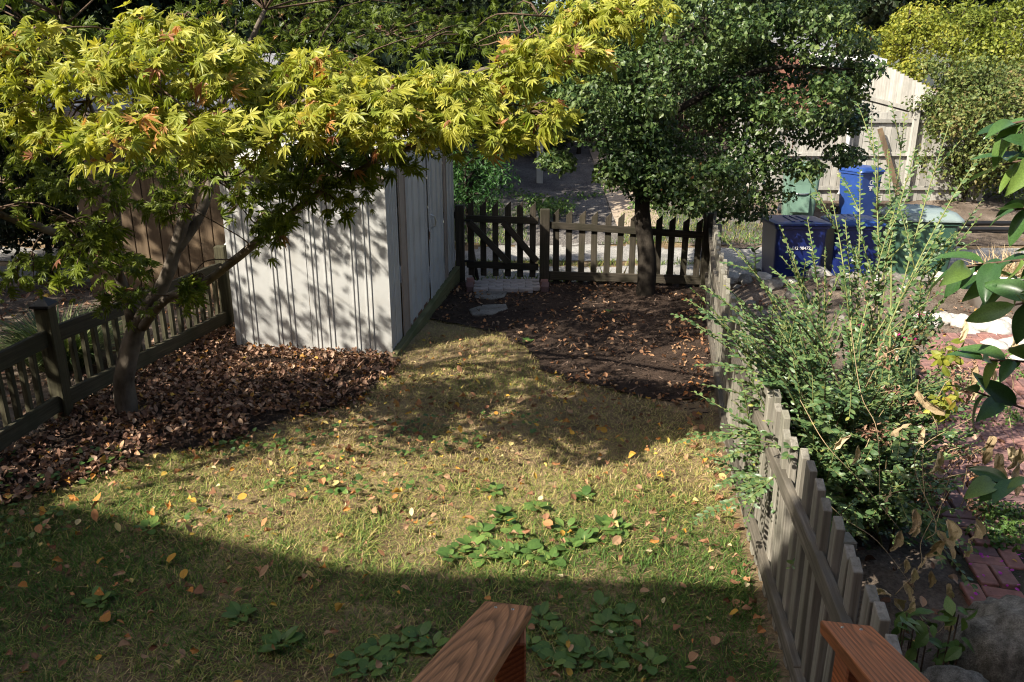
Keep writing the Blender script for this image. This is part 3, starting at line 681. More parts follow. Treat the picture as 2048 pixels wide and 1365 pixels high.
# ================================================================== BINS
def rrect(wd, dp, r, z, n=4, y0=0):
    pts = []
    for cx, cy, a0 in ((wd/2-r, dp/2-r, 0), (-wd/2+r, dp/2-r, 90), (-wd/2+r, -dp/2+r, 180), (wd/2-r, -dp/2+r, 270)):
        for k in range(n+1):
            a = RAD(a0+90*k/n); pts.append((cx+r*math.cos(a), cy+r*math.sin(a)+y0, z))
    return pts
def wheelie(label, loc, rz, wd, dp, hgt, body, lid, group='wheeled bins at the alley', dome=.08, text=None, recess=False, sticker=False, logo=False):
    t = thing('wheeled_bin', label, 'bin', loc, rz, group)
    m = MB().loft([rrect(wd*.78, dp*.74, .05, .0), rrect(wd*.80, dp*.76, .06, .03), rrect(wd*.90, dp*.9, .07, hgt*.60), rrect(wd*.92, dp*.93, .07, hgt*.86), rrect(wd*.93, dp*.94, .07, hgt*.92)])
    b = lpart('body', m, body, t, smooth=False)
    lpart('rim', MB().loft([rrect(wd*.95, dp*.96, .07, hgt*.885), rrect(wd*.99, dp*1.0, .07, hgt*.89), rrect(wd*.99, dp*1.0, .07, hgt*.925), rrect(wd*.95, dp*.96, .07, hgt*.93)]), body, t)
    l = lpart('lid', MB().loft([rrect(wd*1.0, dp*1.03, .07, hgt*.932, y0=-.01), rrect(wd*1.03, dp*1.06, .08, hgt*.938, y0=-.01), rrect(wd*1.02, dp*1.05, .09, hgt*.938+.025, y0=-.01), rrect(wd*.86, dp*.88, .12, hgt*.938+.025+dome*.7, y0=-.005), rrect(wd*.55, dp*.6, .12, hgt*.938+.025+dome)]), lid, t)
    for k in (-1, 0, 1): lpart('lid_rib', MB().bar((k*wd*.16, -dp*.40, hgt*.938+.03+dome*.62), (k*wd*.12, dp*.25, hgt*.938+.028+dome), .05, .02), lid, l, .006)
    for s in (-1, 1):
        wh = lpart('wheel', MB().tube([(s*wd*.42, dp*.42, .12), (s*wd*.42+s*.05, dp*.42, .12)], [.12, .12], 16, 0), M['black'], t)
        lpart('hub', MB().tube([(s*wd*.42+s*.045, dp*.42, .12), (s*wd*.42+s*.06, dp*.42, .12)], [.05, .04], 10, 0), M['bin_navy'], wh)
        lpart('hinge_lug', MB().box((s*wd*.33, dp*.55, hgt*.94), (.05, .08, .06)), M['black'], t, .01)
    lpart('handle', MB().tube([(-wd*.36, dp*.58, hgt*.95), (wd*.36, dp*.58, hgt*.95)], [.016, .016], 8, 0), body, t)
    if recess:
        lpart('front_panel', MB().box((0, -dp*.455, hgt*.45), (wd*.5, .04, hgt*.62), Matrix.Rotation(-.11, 3, 'X')), body, t, .012)
        lpart('bar', MB().tube([(-wd*.24, -dp*.47, hgt*.50), (-wd*.1, -dp*.52, hgt*.485), (wd*.1, -dp*.52, hgt*.485), (wd*.24, -dp*.47, hgt*.5)], [.014]*4, 8, 2), M['chrome'], t)
    if text:
        c = bpy.data.curves.new('number', 'FONT'); c.body = text; c.size = .062; c.extrude = .0015; c.align_x = 'CENTER'
        tmp = bpy.data.objects.new('number', c); col.objects.link(tmp); me = bpy.data.meshes.new_from_object(tmp); bpy.data.objects.remove(tmp)
        me.name = 'number'; me.materials.clear(); o = obj('number', me, M['white'], t)
        o.location = (.0, -dp*.455-.012, hgt*.615); o.rotation_euler = (RAD(90)+.08, 0, 0)
    if sticker: lpart('sticker', MB().box((-.02, -dp*.435-.006, hgt*.47), (.075, .004, .075), Matrix.Rotation(-.10, 3, 'X')), M['white'], t)
    if logo:
        y = -dp*.455-.012
        m = MB()
        for k in range(10):
            a0, a1 = 2*math.pi*k/10, 2*math.pi*(k+.72)/10
            m.add([(r*math.cos(a), y, hgt*.74+r*math.sin(a)) for a in (a0, a1) for r in (.03, .05)], [(0, 1, 3, 2)])
        m.add([(x, y-.003*0-.008*0+dy, hgt*.66+z) for x, z, dy in ((-.07, 0, .003), (.07, 0, .003), (.07, .012, .003), (-.07, .012, .003))], [(0, 1, 2, 3)])
        m.add([(x, y+.004, hgt*.62+z) for x, z in ((-.04, 0), (.04, 0), (.03, .03), (-.03, .03))], [(0, 1, 2, 3)])
        m.add([(x, y+.008, hgt*.585+z) for x, z in ((-.02, 0), (.02, 0), (.02, .022), (-.02, .022))], [(0, 1, 2, 3)])
        lpart('logo', m, M['white'], t)
    return t
zA = lambda x, y: float(gz(x, y))+.012
wheelie('navy blue wheeled bin with white number on its front, nearest the holly', (4.02, 11.35, zA(4, 11.4)), .03, .78, .72, 1.05, M['bin_navy'], M['bin_navy'], dome=.02, text='E12 08472')
wheelie('blue wheeled bin with small white sticker, middle of the near three', (4.88, 11.45, zA(4.9, 11.4)), -.05, .70, .72, 1.02, M['bin_navy'], M['bin_blue'], dome=.05, sticker=True)  # brighter blue on the lid puts its sky reflection into the colour
wheelie('large dark green wheeled bin with domed lid paled by the sky', (5.86, 11.5, zA(5.9, 11.4)), -.12, .90, .85, 1.10, M['bin_dkgreen'], M['lid_sky_sheen'], dome=.12)
wheelie('light green wheeled bin with metal bar by the grey fence', (5.66, 15.9, zA(5.7, 16)), -.25, .70, .76, 1.06, M['bin_green'], M['bin_green'], dome=.05, recess=True)
wheelie('bright blue wheeled bin with white emblem by the grey fence', (6.85, 15.95, zA(6.9, 15.9)), .35, .60, .64, 1.0, M['bin_blue'], M['bin_blue'], dome=.07, logo=True)

# pipes, tub, stones
for k, (a, b, lb) in enumerate((((7.4, 15.1, 0), (10.6, 14.9, 0), 'long black pipe lying on the ground beyond the green bin'), ((7.9, 15.35, 0), (10.2, 15.5, 0), 'shorter black pipe lying behind the long one'))):
    za = float(gz(a[0], a[1]))+.06; pb = thing('black_pipe', lb, 'pipe', (a[0], a[1], za))
    part('tube', MB().tube([(a[0], a[1], za), ((a[0]+b[0])/2, (a[1]+b[1])/2+.03, za+.02), (b[0], b[1], za)], [.045]*3, 10, 3), M['black'], pb, smooth=True)
    part('collar', MB().tube([(b[0]-.1, b[1], za), (b[0]+.05, b[1], za)], [.06, .06], 10, 0), M['black'], pb)
tp = at(2010, 500, 9.6); tub = thing('plastic_tub', 'white round plastic tub of straw coloured plants at the right edge', 'tub', (tp[0], tp[1], float(gz(tp[0], tp[1]))))
z0 = tub.location.z; ring = lambda r, z: [(tp[0]+r*math.cos(2*math.pi*k/24), tp[1]+r*math.sin(2*math.pi*k/24), z) for k in range(24)]
part('wall', MB().loft([ring(.28, z0), ring(.36, z0+.42), ring(.39, z0+.43), ring(.39, z0+.46), ring(.35, z0+.46), ring(.33, z0+.3)], True), M['white'], tub, smooth=True)

def rock_mesh(name, seed, sub=2, amp=.3):
    bm = bmesh.new(); bmesh.ops.create_icosphere(bm, subdivisions=sub, radius=1)
    for v in bm.verts:
        n = mnoise.noise(v.co*1.1+Vector((seed*3.7, seed, 0)))*amp+mnoise.noise(v.co*2.9+Vector((seed, 0, 5)))*amp*.45+mnoise.noise(v.co*7+Vector((seed, 2, 5)))*amp*.12
        v.co *= 1+n
    me = bpy.data.meshes.new(name); bm.to_mesh(me); bm.free(); me.shade_smooth() if sub > 2 else me.shade_flat(); return me
def rock(name, label, p, r, seed, mat, group=None, sub=2, rz=0, amp=.3, cat='stone'):
    o = obj(name, rock_mesh(name, seed, sub, amp), mat, None, (p[0], p[1], p[2]+r[2]*.55), (0, 0, rz), r)
    return tag(o, label, cat, group)
bq = at(2000, 1300, 3.45)
rock('boulder', 'big rough grey boulder beside the brick path in the bottom right corner', (2.22, 2.98, -.02), (.25, .24, .30), 2, M['boulder'], None, 4, .3, .38)
rock('boulder', 'low grey boulder half hidden to the left of the bigger one', (1.83, 2.70, -.06), (.18, .2, .24), 5, M['boulder'], None, 4, 1.2, .3)
ORD2 = 'first second third fourth fifth sixth seventh eighth ninth tenth eleventh twelfth thirteenth fourteenth fifteenth sixteenth seventeenth eighteenth nineteenth twentieth'.split(); ORD2 += ['twenty '+w_ for w_ in ORD2[:9]]
k = 0
for px, py, r in ((1850, 632, .15), (1885, 638, .18), (1925, 645, .2), (1960, 650, .2), (2000, 660, .22), (1985, 690, .16), (2035, 690, .2), (1868, 645, .1), (1905, 632, .12), (1942, 662, .12), (1978, 640, .14), (2018, 645, .15), (2040, 720, .14), (1960, 705, .1)):
    p = G(px, py+8); rock('white_stone', ORD2[k]+' from the left in the row of white edging stones', (p[0], p[1], float(gz(p[0], p[1]))-.02), (r*.85, r*.62, r*.5), 10+k, M['white_stone'], 'row of white edging stones', 3, k, .35); k += 1
for ri, px in enumerate(np.linspace(1440, 1930, 26)):
    p = G(px+rng.normal()*6, 566+rng.normal()*9, .1); r = .05+.09*rng.random()
    rock('rubble_stone', ORD2[ri]+' from the left of the rubble stones edging the alley', (p[0], min(p[1], 10.75), float(gz(p[0], min(p[1], 10.75)))), (r*1.5, r, r*.7), 30+k, M['stone'] if k % 3 else M['white_stone'], 'rubble along the alley edge', 2, k, .3); k += 1
for i in range(24):
    p = G(1470+rng.random()*220, 590+rng.random()*110, .05); r = .025+.05*rng.random()
    rock('pebble', 'small pebble on the bare soil behind the right fence', (p[0], p[1], float(gz(p[0], p[1]))), (r*1.4, r, r*.7), 70+i, M['stone'], 'pebbles on the bare soil', 1, i, .3)

# brick path of the neighbour
bp = obj('brick_path', None, None); bp.location = (3, 4, 0); bp['kind'] = 'structure'
PATH = [(2.28, 2.2), (4.3, 2.2), (5.8, 5.2), (7.4, 7.4), (7.4, 8.3), (4.6, 8.3), (3.55, 6.6), (2.75, 4.7), (2.36, 3.4)]
grid_sheet('path_bed', np.linspace(2, 7.6, 60), np.linspace(2, 8.5, 60), .03, M['joint'], lambda x, y: inpoly(x, y, PATH))
rb = [MB().box((0, 0, 0), (.196, .094, .05)).mesh('brick', .005) for _ in range(1)][0]; rb.materials.append(M['brick_red'])
cnt = 0; extra = []
ca, sa = math.cos(-.22), math.sin(-.22)
cells = []
for i in range(-30, 44):
    for j in range(-40, 60):
        # basket of pairs: two bricks one way, two the other
        for k in range(2):
            if (i+j) % 2: lx, ly, a = i*.208+.104, j*.208+.052+k*.104, 0
            else: lx, ly, a = i*.208+.052+k*.104, j*.208+.104, math.pi/2
            x, y = 3+lx*ca-ly*sa, 4+lx*sa+ly*ca
            if inpoly(np.array(x), np.array(y), PATH) and y > 1.9 and x/max(y, .1) < .74: cells.append((math.hypot(x, y), x, y, a-.22))
cells.sort()
for q, x, y, a in cells[:300]:
    obj('brick', rb, None, bp, (x-3, y-4, float(gz(x, y))+.022+rng.normal()*.004), (rng.normal()*.015, rng.normal()*.015, a+rng.normal()*.02))
mb = MB()
for q, x, y, a in cells[300:]: mb.box((x, y, float(gz(x, y))+.022+rng.normal()*.004), (.196, .094, .05), Matrix.Rotation(a, 3, 'Z'))
if cells[300:]: tag(obj('bricks', mb.mesh('bricks', 0, (3, 4, 0)), M['brick_red'], bp), kind='stuff')

# ================================================================== TREES
def limb_tubes(root, paths, mat, names=None, jit=.12, n=9):
    for k, (pts, r0, r1) in enumerate(paths):
        rad = np.linspace(r0, r1, len(pts)); part(names[k] if names else 'limb', MB().tube(pts, rad, n, 4, jit), mat, root, smooth=True)
def twig_part(root, pairs, mat, r=.008, sag=.05, n=4):
    m = MB()
    for a, b in pairs:
        a = np.asarray(a); b = np.asarray(b); mid = (a+b)/2+rng.normal(size=3)*np.linalg.norm(b-a)*.10+np.array((0, 0, sag))
        m.tube([a, mid, b], [r, r*.7, r*.35], n, 3)
    part('twigs', m, mat, root, smooth=True, kind='stuff')
def nearest(pts, p):
    d = np.linalg.norm(pts-p, axis=1); return pts[np.argmin(d)]

# --- the Japanese maple
base = np.array((-3.17, 6.1, 0))
mp = thing('maple_tree', 'Japanese maple with yellow green leaves arching over the left of the yard', 'tree', base)
A = lambda *L: [at(a, b, d-.32*max(0, 6.35-d)) for a, b, d in L]
trunk = [base+np.array((0, 0, -.08))]+A((248, 765, 6.56), (262, 695, 6.5), (278, 640, 6.45))
limbs = [(trunk, .092, .07),
 (A((276, 650, 6.45), (330, 560, 6.3), (365, 450, 6.2), (395, 350, 6.0), (425, 250, 5.8), (480, 130, 5.6), (530, 20, 5.5)), .062, .014),
 (A((345, 510, 6.25), (400, 430, 6.25), (440, 330, 6.2), (530, 250, 5.9), (650, 190, 5.5), (780, 160, 5.2), (920, 150, 5.1), (1080, 110, 5.1), (1200, 80, 5.15)), .045, .008),
 (A((285, 655, 6.42), (330, 600, 6.2), (400, 572, 5.95), (480, 512, 5.7), (560, 445, 5.45), (640, 385, 5.3), (740, 330, 5.15), (850, 285, 5.0), (960, 255, 4.9)), .04, .010),
 (A((268, 655, 6.45), (235, 545, 6.3), (170, 495, 6.0), (80, 455, 5.6), (0, 430, 5.2), (-90, 380, 4.9)), .048, .012),
 (A((240, 560, 6.3), (236, 430, 6.1), (215, 330, 5.9), (190, 240, 5.6), (150, 130, 5.2), (120, 30, 5.0)), .026, .008),
 (A((395, 350, 6.0), (340, 250, 5.5), (300, 170, 5.1), (280, 80, 4.9)), .022, .007),
 (A((236, 430, 6.1), (200, 390, 5.8), (140, 380, 5.5)), .014, .006)]
limb_tubes(mp, limbs, M['bark_maple'], ['trunk']+['limb']*7)
skel = np.concatenate([np.array(crom([np.asarray(q) for q in l[0]], [0]*len(l[0]), 8)[0]) for l in limbs[1:]])
lit = [(330, 100, 170, 48, 4.6), (190, 150, 110, 42, 4.4), (430, 165, 130, 42, 4.75), (300, 250, 185, 42, 4.35), (450, 285, 100, 34, 4.5), (540, 245, 110, 40, 4.6), (640, 140, 105, 45, 4.85), (725, 195, 150, 52, 4.75), (660, 235, 90, 32, 4.7),
 (880, 175, 110, 42, 4.9), (945, 235, 100, 38, 4.85), (1085, 100, 100, 32, 5.0), (1165, 95, 65, 26, 5.1), (1095, 225, 55, 14, 5.0), (1000, 155, 85, 28, 5.1), (50, 75, 80, 36, 4.5), (25, 165, 70, 40, 4.4), (50, 240, 60, 26, 4.6), (280, 45, 60, 26, 4.8),
 (1190, 22, 80, 18, 5.2), (1290, 10, 60, 12, 5.2), (800, 250, 110, 32, 4.85), (1010, 270, 55, 18, 4.95), (120, 255, 70, 26, 4.5), (390, 55, 50, 20, 4.9)]
low = [(150, 385, 110, 34, 5.2), (165, 460, 50, 18, 5.0), (610, 385, 90, 38, 5.2), (500, 400, 60, 26, 5.3), (690, 305, 90, 30, 5.3), (90, 320, 80, 30, 5.4), (540, 455, 36, 14, 5.2), (335, 400, 40, 14, 5.3), (200, 470, 26, 14, 4.9),
 (860, 290, 80, 22, 5.2), (190, 530, 100, 18, 5.7), (60, 540, 70, 20, 5.6), (560, 325, 80, 30, 5.4), (300, 335, 70, 22, 5.6), (250, 590, 50, 12, 6.1), (380, 570, 10, 5, 5.5)]
behind = [(700, 70, 190, 45, 6.2), (900, 80, 120, 40, 6.0), (560, 120, 130, 45, 6.4), (330, 160, 130, 45, 6.6), (620, 20, 160, 40, 6.4), (1000, 70, 100, 30, 6.0), (200, 90, 130, 45, 6.5), (840, 30, 120, 30, 6.3), (1040, 25, 100, 24, 5.8), (450, 20, 110, 35, 6.4)]
Ps, Ds, Ns, Ss, Rs, tw = [], [], [], [], [], []
high = [(-120, 120, 160, 70, 4.5), (-160, 250, 150, 60, 4.7), (-300, 140, 160, 70, 4.9), (-260, 40, 160, 60, 4.6), (-380, 260, 150, 60, 5.2), (-60, -60, 150, 50, 4.8), (150, -60, 150, 40, 4.9), (-200, 330, 120, 50, 5.4), (-420, 100, 140, 60, 5.4)]
for _ in range(15):
    wx, wy, wz = -3.6+3.8*rng.random(), 5.9+2.3*rng.random(), 3.7+1.3*rng.random()
    dv_ = np.array((wx, wy, wz-CAM_H)); dep = wy*math.cos(PITCH)-(wz-CAM_H)*math.sin(PITCH); up_ = wy*math.sin(PITCH)+(wz-CAM_H)*math.cos(PITCH)
    high.append((1024+wx/dep*FPX, 682.5-up_/dep*FPX, 150, 45, dep))
near = lambda L, f: [(a, b, c, d, e*f) for a, b, c, d, e in L]
lit, low, high = [(a, b, c, d*.74, e) for a, b, c, d, e in near(lit, .87)], [(a, b, c*1.1, d*1.25, e) for a, b, c, d, e in near(low+[(700, 365, 55, 24, 5.2), (640, 325, 110, 36, 5.2), (770, 318, 70, 22, 5.1), (430, 350, 60, 22, 5.4)], .94)], near(high[:9], .9)+high[9:]
for wx, wy, wz in ((-5.9, 4.2, 3.5), (-5.0, 5.5, 3.4), (-4.4, 6.2, 3.6), (-4.8, 4.9, 3.9), (-5.4, 6.3, 3.8), (-6.3, 5.2, 3.9), (-4.1, 5.6, 4.2), (-3.4, 4.8, 2.7), (-3.9, 5.2, 2.8), (-2.9, 5.0, 2.95), (-3.7, 4.3, 3.0), (-4.4, 3.75, 2.75), (-3.8, 3.6, 2.9), (-3.2, 3.8, 2.75), (-5.7, 4.1, 3.2), (-5.2, 3.7, 3.1), (-6.1, 4.7, 3.3), (-4.9, 4.3, 3.3), (-3.4, 5.4, 3.3), (-2.8, 5.9, 3.4), (-2.4, 5.5, 3.35), (-2.0, 6.2, 3.5)):
    dep = wy*math.cos(PITCH)-(wz-CAM_H)*math.sin(PITCH); up_ = wy*math.sin(PITCH)+(wz-CAM_H)*math.cos(PITCH); high.append((1024+wx/dep*FPX, 682.5-up_/dep*FPX, 170, 50, dep))
behind = behind+high  # high: crown sprays out of view, added to shade lawn, bed and shed
for gi, (grp, dens, r0, r1) in enumerate(((lit, 860, .26, 1.0), (low, 640, .02, .55), (behind, 260, .0, .28))):  # low and behind leaves get darker greens: crown shade put into the colour
    for px, py, hw, hh, dep in grp:
        c = at(px, py, dep); rx, rz = hw/FPX*dep, hh/FPX*dep; ry = min(1.0, max(.14, rx*1.2)) if gi == 0 else min(.75, max(.14, rx*.75)); c = c+np.array((0, (ry-rx*.75)*.8 if gi == 0 else 0, 0))
        n = int(dens*max(.10, rx*ry*2.4+rx*rz*1.2))+6
        a = rng.random(n)*2*math.pi; q = np.sqrt(rng.random(n)); u, v = q*np.cos(a), q*np.sin(a)
        wob_ = .30*(vnoise(u*2+px, v*2+py, 1.3)-.5)
        p = c+np.stack([u*rx, v*ry, rz*(1.0-1.8*q*q*(.6+.4*(v < 0)))+wob_*rz+rng.normal(size=n)*.025-rng.random(n)**3*.12], 1)
        out = np.stack([u, v*.8-.25, 0*u], 1); nn = nrm(out*.4+np.array((-.25, -.55, .85))+rng.normal(size=(n, 3))*.36)
        dd = nrm(out*.8+np.array((0, -.2, -.2))+rng.normal(size=(n, 3))*np.array((.8, .7, .35)))
        Ps.append(p); Ds.append(dd); Ns.append(nn); Ss.append(.061*(.5+.85*rng.random(n))*(1.08 if gi == 0 else 1))
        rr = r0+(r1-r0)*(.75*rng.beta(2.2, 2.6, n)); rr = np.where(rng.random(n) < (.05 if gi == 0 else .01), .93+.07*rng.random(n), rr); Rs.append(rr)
        s_ = nearest(skel, c-np.array((0, -.1, rz*.6))); tw.append((s_, c+np.array((0, 0, rz*.5))))
        for _ in range(5):
            j = rng.integers(n); tw.append((c*.7+s_*.3+np.array((0, 0, rz*.3)), p[j]-np.array((0, 0, .02))))
arr = [np.concatenate(a) for a in (Ps, Ds, Ns, Ss, Rs)]
ML = [maple_leaf(.28, .0), maple_leaf(.5, -.22), maple_leaf(.15, .24), maple_leaf(.9, .1), maple_leaf(1.3, .3), maple_leaf(-.3, .3)]
def front(pos): return -np.linalg.norm(pos-np.array((0, 0, CAM_H)), axis=1)+.25*pos[:, 2]-.6*np.abs(np.abs(pos[:, 0]+1.2) > 2.4)
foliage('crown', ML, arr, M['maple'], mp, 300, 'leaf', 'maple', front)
twig_part(mp, tw, M['twig'], .007)

def clump(px, py, hw, hh, dep, n, ry=None):
    rx, rz = hw/FPX*dep, hh/FPX*dep
    return (at(px, py, dep), (rx, ry or (rx+rz)*.5, rz), int(n))
def clump_tree(name, label, basep, trunkpts, r0, r1, clumps, tpls, size, mat, bark, up=.5, group=None, cat='tree', limbs_n=10, rlo=0, rhi=1, crown='crown', twigs=True, shell=2.2):
    t = thing(name, label, cat, basep, 0, group)
    tp_ = [np.asarray(q, float) for q in trunkpts]
    part('trunk', MB().tube(tp_, np.linspace(r0, r1, len(tp_)), 10, 4, .14), bark, t, smooth=True)
    sk = np.array(crom(tp_, [0]*len(tp_), 8)[0]) if len(tp_) > 2 else np.array(tp_)
    if len(clumps) and limbs_n:
        for k in rng.permutation(len(clumps))[:limbs_n]:
            c = np.asarray(clumps[k][0]); lowp = c.copy(); lowp[2] -= .35*np.linalg.norm(c[:2]-sk[0][:2]); s_ = nearest(sk[len(sk)//4:], lowp); mid = (s_+c)/2+np.array((0, 0, .12*np.linalg.norm(c-s_)))
            part('limb', MB().tube([s_, mid, c], [r1*1.1+.006, r1*.7+.004, .006], 7, 4, .1), bark, t, smooth=True)
    foliage(crown, tpls, clump_leaves(clumps, size, up, shell, rlo, rhi), mat, t)
    if twigs:
        pr = []
        for c, r, n in clumps:
            for _ in range(5): pr.append((np.asarray(c)-np.array((0, 0, r[2]*.4)), np.asarray(c)+rdirs(1)[0]*np.asarray(r)*.9))
        twig_part(t, pr, bark, .007 if size < .1 else .015)
    return t

# --- the holly by the back fence
HL = [(1170, 55, 90, 60), (1290, 50, 110, 70), (1420, 55, 110, 70), (1540, 55, 110, 60), (1640, 60, 70, 60), (1220, 140, 85, 50), (1345, 125, 100, 35), (1530, 150, 90, 45), (1640, 150, 60, 40), (1610, 215, 90, 35), (1690, 225, 50, 25),
 (1170, 200, 60, 45), (1215, 260, 60, 40), (1515, 240, 60, 40), (1330, 300, 90, 45), (1450, 310, 110, 50), (1520, 310, 60, 40), (1400, 365, 110, 40), (1500, 385, 80, 30), (1340, 355, 60, 40), (1625, 260, 50, 30), (1465, 190, 45, 45), (1430, 150, 60, 35), (1250, 210, 40, 40), (1240, 320, 40, 35), (1380, 0, 200, 40), (1580, 0, 150, 40), (1700, 180, 30, 25), (1120, 110, 60, 40), (1290, 250, 60, 40), (1300, 335, 70, 42), (1280, 190, 60, 40), (1235, 345, 45, 30), (1105, 170, 50, 40), (1130, 235, 45, 35), (1470, 420, 70, 18), (1370, 405, 60, 20), (1300, 375, 50, 25)]
HL += [(1050+690*rng.random(), 15+340*rng.random(), 34, 20) for _ in range(26)]+[(1085, 190, 45, 30), (1075, 120, 45, 30), (1050, 60, 50, 30), (1730, 140, 30, 20), (1715, 90, 35, 25)]
hc = [clump(a, b, c*1.18, d*1.15, 9.3+1.9*rng.random(), 800*(c*d/5000)**.8+260, .45) for a, b, c, d in HL]
# high crown above the frame
hc += [(np.array((1.9+rng.normal()*1.1, 10.3+rng.normal()*.8, 4.2+rng.random()*1.6)), (.8, .8, .6), 700) for _ in range(9)]
hb0 = np.array((1.73, 10.05, 0))
clump_tree('holly_tree', 'dark green small leaved holly tree in the corner by the alley', hb0, [hb0-np.array((0, 0, .1)), hb0+np.array((.0, 0, .5)), at(1284, 420, 10.3), at(1300, 300, 10.4), at(1320, 150, 10.5), at(1340, 0, 10.5), at(1340, -150, 10.5)], .13, .045, hc,
           [small_leaf(.34, .35), small_leaf(.3, .2, .3), small_leaf(.38, .5)], .072, M['holly'], M['bark_dark'], .45, limbs_n=7, shell=3.4)

# --- arborvitae behind the shed corner
ab = np.array((-.55, 12.0, float(gz(-.55, 12))))
cl = [clump(930+rng.normal()*30, 300+rng.random()*110, 38, 34, 11.6+rng.random()*.8, 330) for _ in range(14)]+[clump(990, 330, 20, 40, 12, 200), clump(915, 270, 40, 30, 12, 250)]
clump_tree('evergreen_shrub', 'feathery dark evergreen shrub beside the far corner of the white shed', ab, [ab, ab+np.array((-.1, 0, .8)), ab+np.array((-.15, 0, 1.7))], .05, .02, cl, [small_leaf(.12, .2, .3), small_leaf(.18, .2, .1)], .075, M['cedar'], M['bark_dark'], .8, cat='shrub', limbs_n=5)

# --- vines and trees at the far right
def bg(name, label, basepx, clumps, tpls, size, mat, rlo=0, rhi=1, cat='tree', up=.4, limbs_n=6, r0=.12):
    cs = [clump(*c) for c in clumps]; m_ = np.mean([c[0] for c in cs], 0); b = np.array((m_[0], m_[1], float(gz(m_[0], m_[1]))))
    top_ = max(c[0][2] for c in cs)
    return clump_tree(name, label, b, [b-np.array((0, 0, .1)), b+np.array((.1, 0, (top_-b[2])*.5)), np.array((m_[0], m_[1], top_))], r0, r0*.3, cs, tpls, size, mat, M['bark_dark'], up, cat=cat, limbs_n=limbs_n, rlo=rlo, rhi=rhi)
SL = [small_leaf(.36, .3), small_leaf(.3, .4, .3)]
bg('vine_thicket', 'tangled sunlit thicket of vines and brown stems at the right edge', 0,
   [(1900+rng.random()*150, 140+rng.random()*230, 60, 48, 15.4+rng.random()*2, 480) for _ in range(34)]+[(1850+rng.random()*60, 130+rng.random()*100, 30, 24, 16+rng.random(), 130) for _ in range(8)]+[(1870, 260, 30, 30, 16, 150), (1850, 205, 40, 22, 16.2, 160), (1845, 320, 22, 40, 16, 120)], SL, .085, M['vine_leaf'], cat='thicket', limbs_n=14, r0=.05)
bg('yellow_tree', 'sunlit yellow green tree behind the grey fence at upper right', 0,
   [(1690+rng.random()*230, 25+rng.random()*110, 45, 30, 26+rng.random()*2, 300) for _ in range(26)]+[(1790+rng.random()*50, 120+rng.random()*70, 40, 25, 25.5, 250) for _ in range(6)], SL, .13, M['yellow_leaf'], .1, .9)
bg('leafy_tree', 'loose yellow leaved tree rising over the white outbuilding', 0,
   [(1900+rng.random()*160, 15+rng.random()*170, 45, 34, 20+rng.random()*2, 300) for _ in range(24)], SL, .11, M['yellow_leaf'], 0, .75)
# --- dark trees closing the view behind
k = 0
for px, py, hw, hh, dep, lb in ((120, 120, 260, 220, 17, 'dark tree mass behind the wooden shed at far left'), (420, 60, 260, 200, 19, 'dark tree behind the maple left of the middle'), (760, 60, 260, 180, 24, 'dark tree above the white shed roof'),
                        (1040, 30, 220, 140, 27, 'dark tree behind the plank fence near the middle'), (1330, 10, 220, 140, 28, 'dark tree seen through the top of the holly'), (1600, -10, 200, 130, 31, 'dark conifer behind the brick garage'),
                        (1760, -20, 170, 110, 34, 'dark conifer behind the sunlit yellow tree'), (1960, -30, 170, 90, 36, 'dark tree behind the loose yellow leaved one')):
    cs = [(px+hw*(2*rng.random()-1)*.85, py+hh*(2*rng.random()-1)*.8, hw*.30, hh*.26, dep+rng.normal()*1.0, 380) for _ in range(26)]
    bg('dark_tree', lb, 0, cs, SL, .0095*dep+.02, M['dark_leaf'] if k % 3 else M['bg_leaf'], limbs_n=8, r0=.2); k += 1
bg('crape_myrtle', 'dark shrub with a few red flowers above the shed roof', 0, [(760+rng.random()*420, 20+rng.random()*160, 60, 40, 20+rng.random()*2, 260) for _ in range(18)], SL, .12, M['bg_leaf'], limbs_n=6, cat='shrub')
bg('ivy_bank', 'green ivy bank behind the left fence at the photo edge', 0, [(20+rng.random()*80, 270+rng.random()*100, 45, 35, 12+rng.random(), 260) for _ in range(7)], SL, .08, M['bg_leaf'], limbs_n=3, cat='shrub', r0=.04)
# shade tree standing left of the frame
s0 = np.array((-9.6, 7.0, 0))
clump_tree('shade_tree', 'tall leafy shade tree standing left of the wooden shed', s0, [s0, s0+np.array((0, 0, 2)), s0+np.array((.2, 0, 4.5))], .2, .08,
           [(s0+np.array((rng.normal()*1.3, 1.0+rng.normal()*1.6, 3.6+rng.random()*3.4)), (1.0, 1.0, .8), 340) for _ in range(44)], SL, .17, M['bg_leaf'], M['bark_dark'], limbs_n=8)

s3 = np.array((-6.6, -.25, 0))  # tree out of view, added to break up the house shadow edge
clump_tree('shadow_edge_tree', 'unseen tree added by the row house to roughen its shadow edge', s3, [s3, s3+np.array((.1, 0, 3)), s3+np.array((.3, 0, 6))], .09, .03,
           [(np.array((-8.8+rng.random()*5.0, -.40+rng.normal()*.16, 5.72+rng.normal()*.16)), (.40, .25, .2), 90) for _ in range(12)], SL, .10, M['bg_leaf'], M['bark_dark'], limbs_n=0, twigs=False)
s1 = np.array((-7.6, 3.7, 0))  # tree out of view, added to darken the left fence and bed
clump_tree('fence_shade_tree', 'unseen round tree added beyond the left fence to shade it', s1, [s1, s1+np.array((0, 0, 1.4)), s1+np.array((.1, 0, 3.4))], .1, .04,
           [(s1+np.array((rng.normal()*.8, rng.normal()*.9, 2.7+rng.random()*2.0)), (.6, .6, .45), 220) for _ in range(19)], SL, .13, M['bg_leaf'], M['bark_dark'], limbs_n=6)
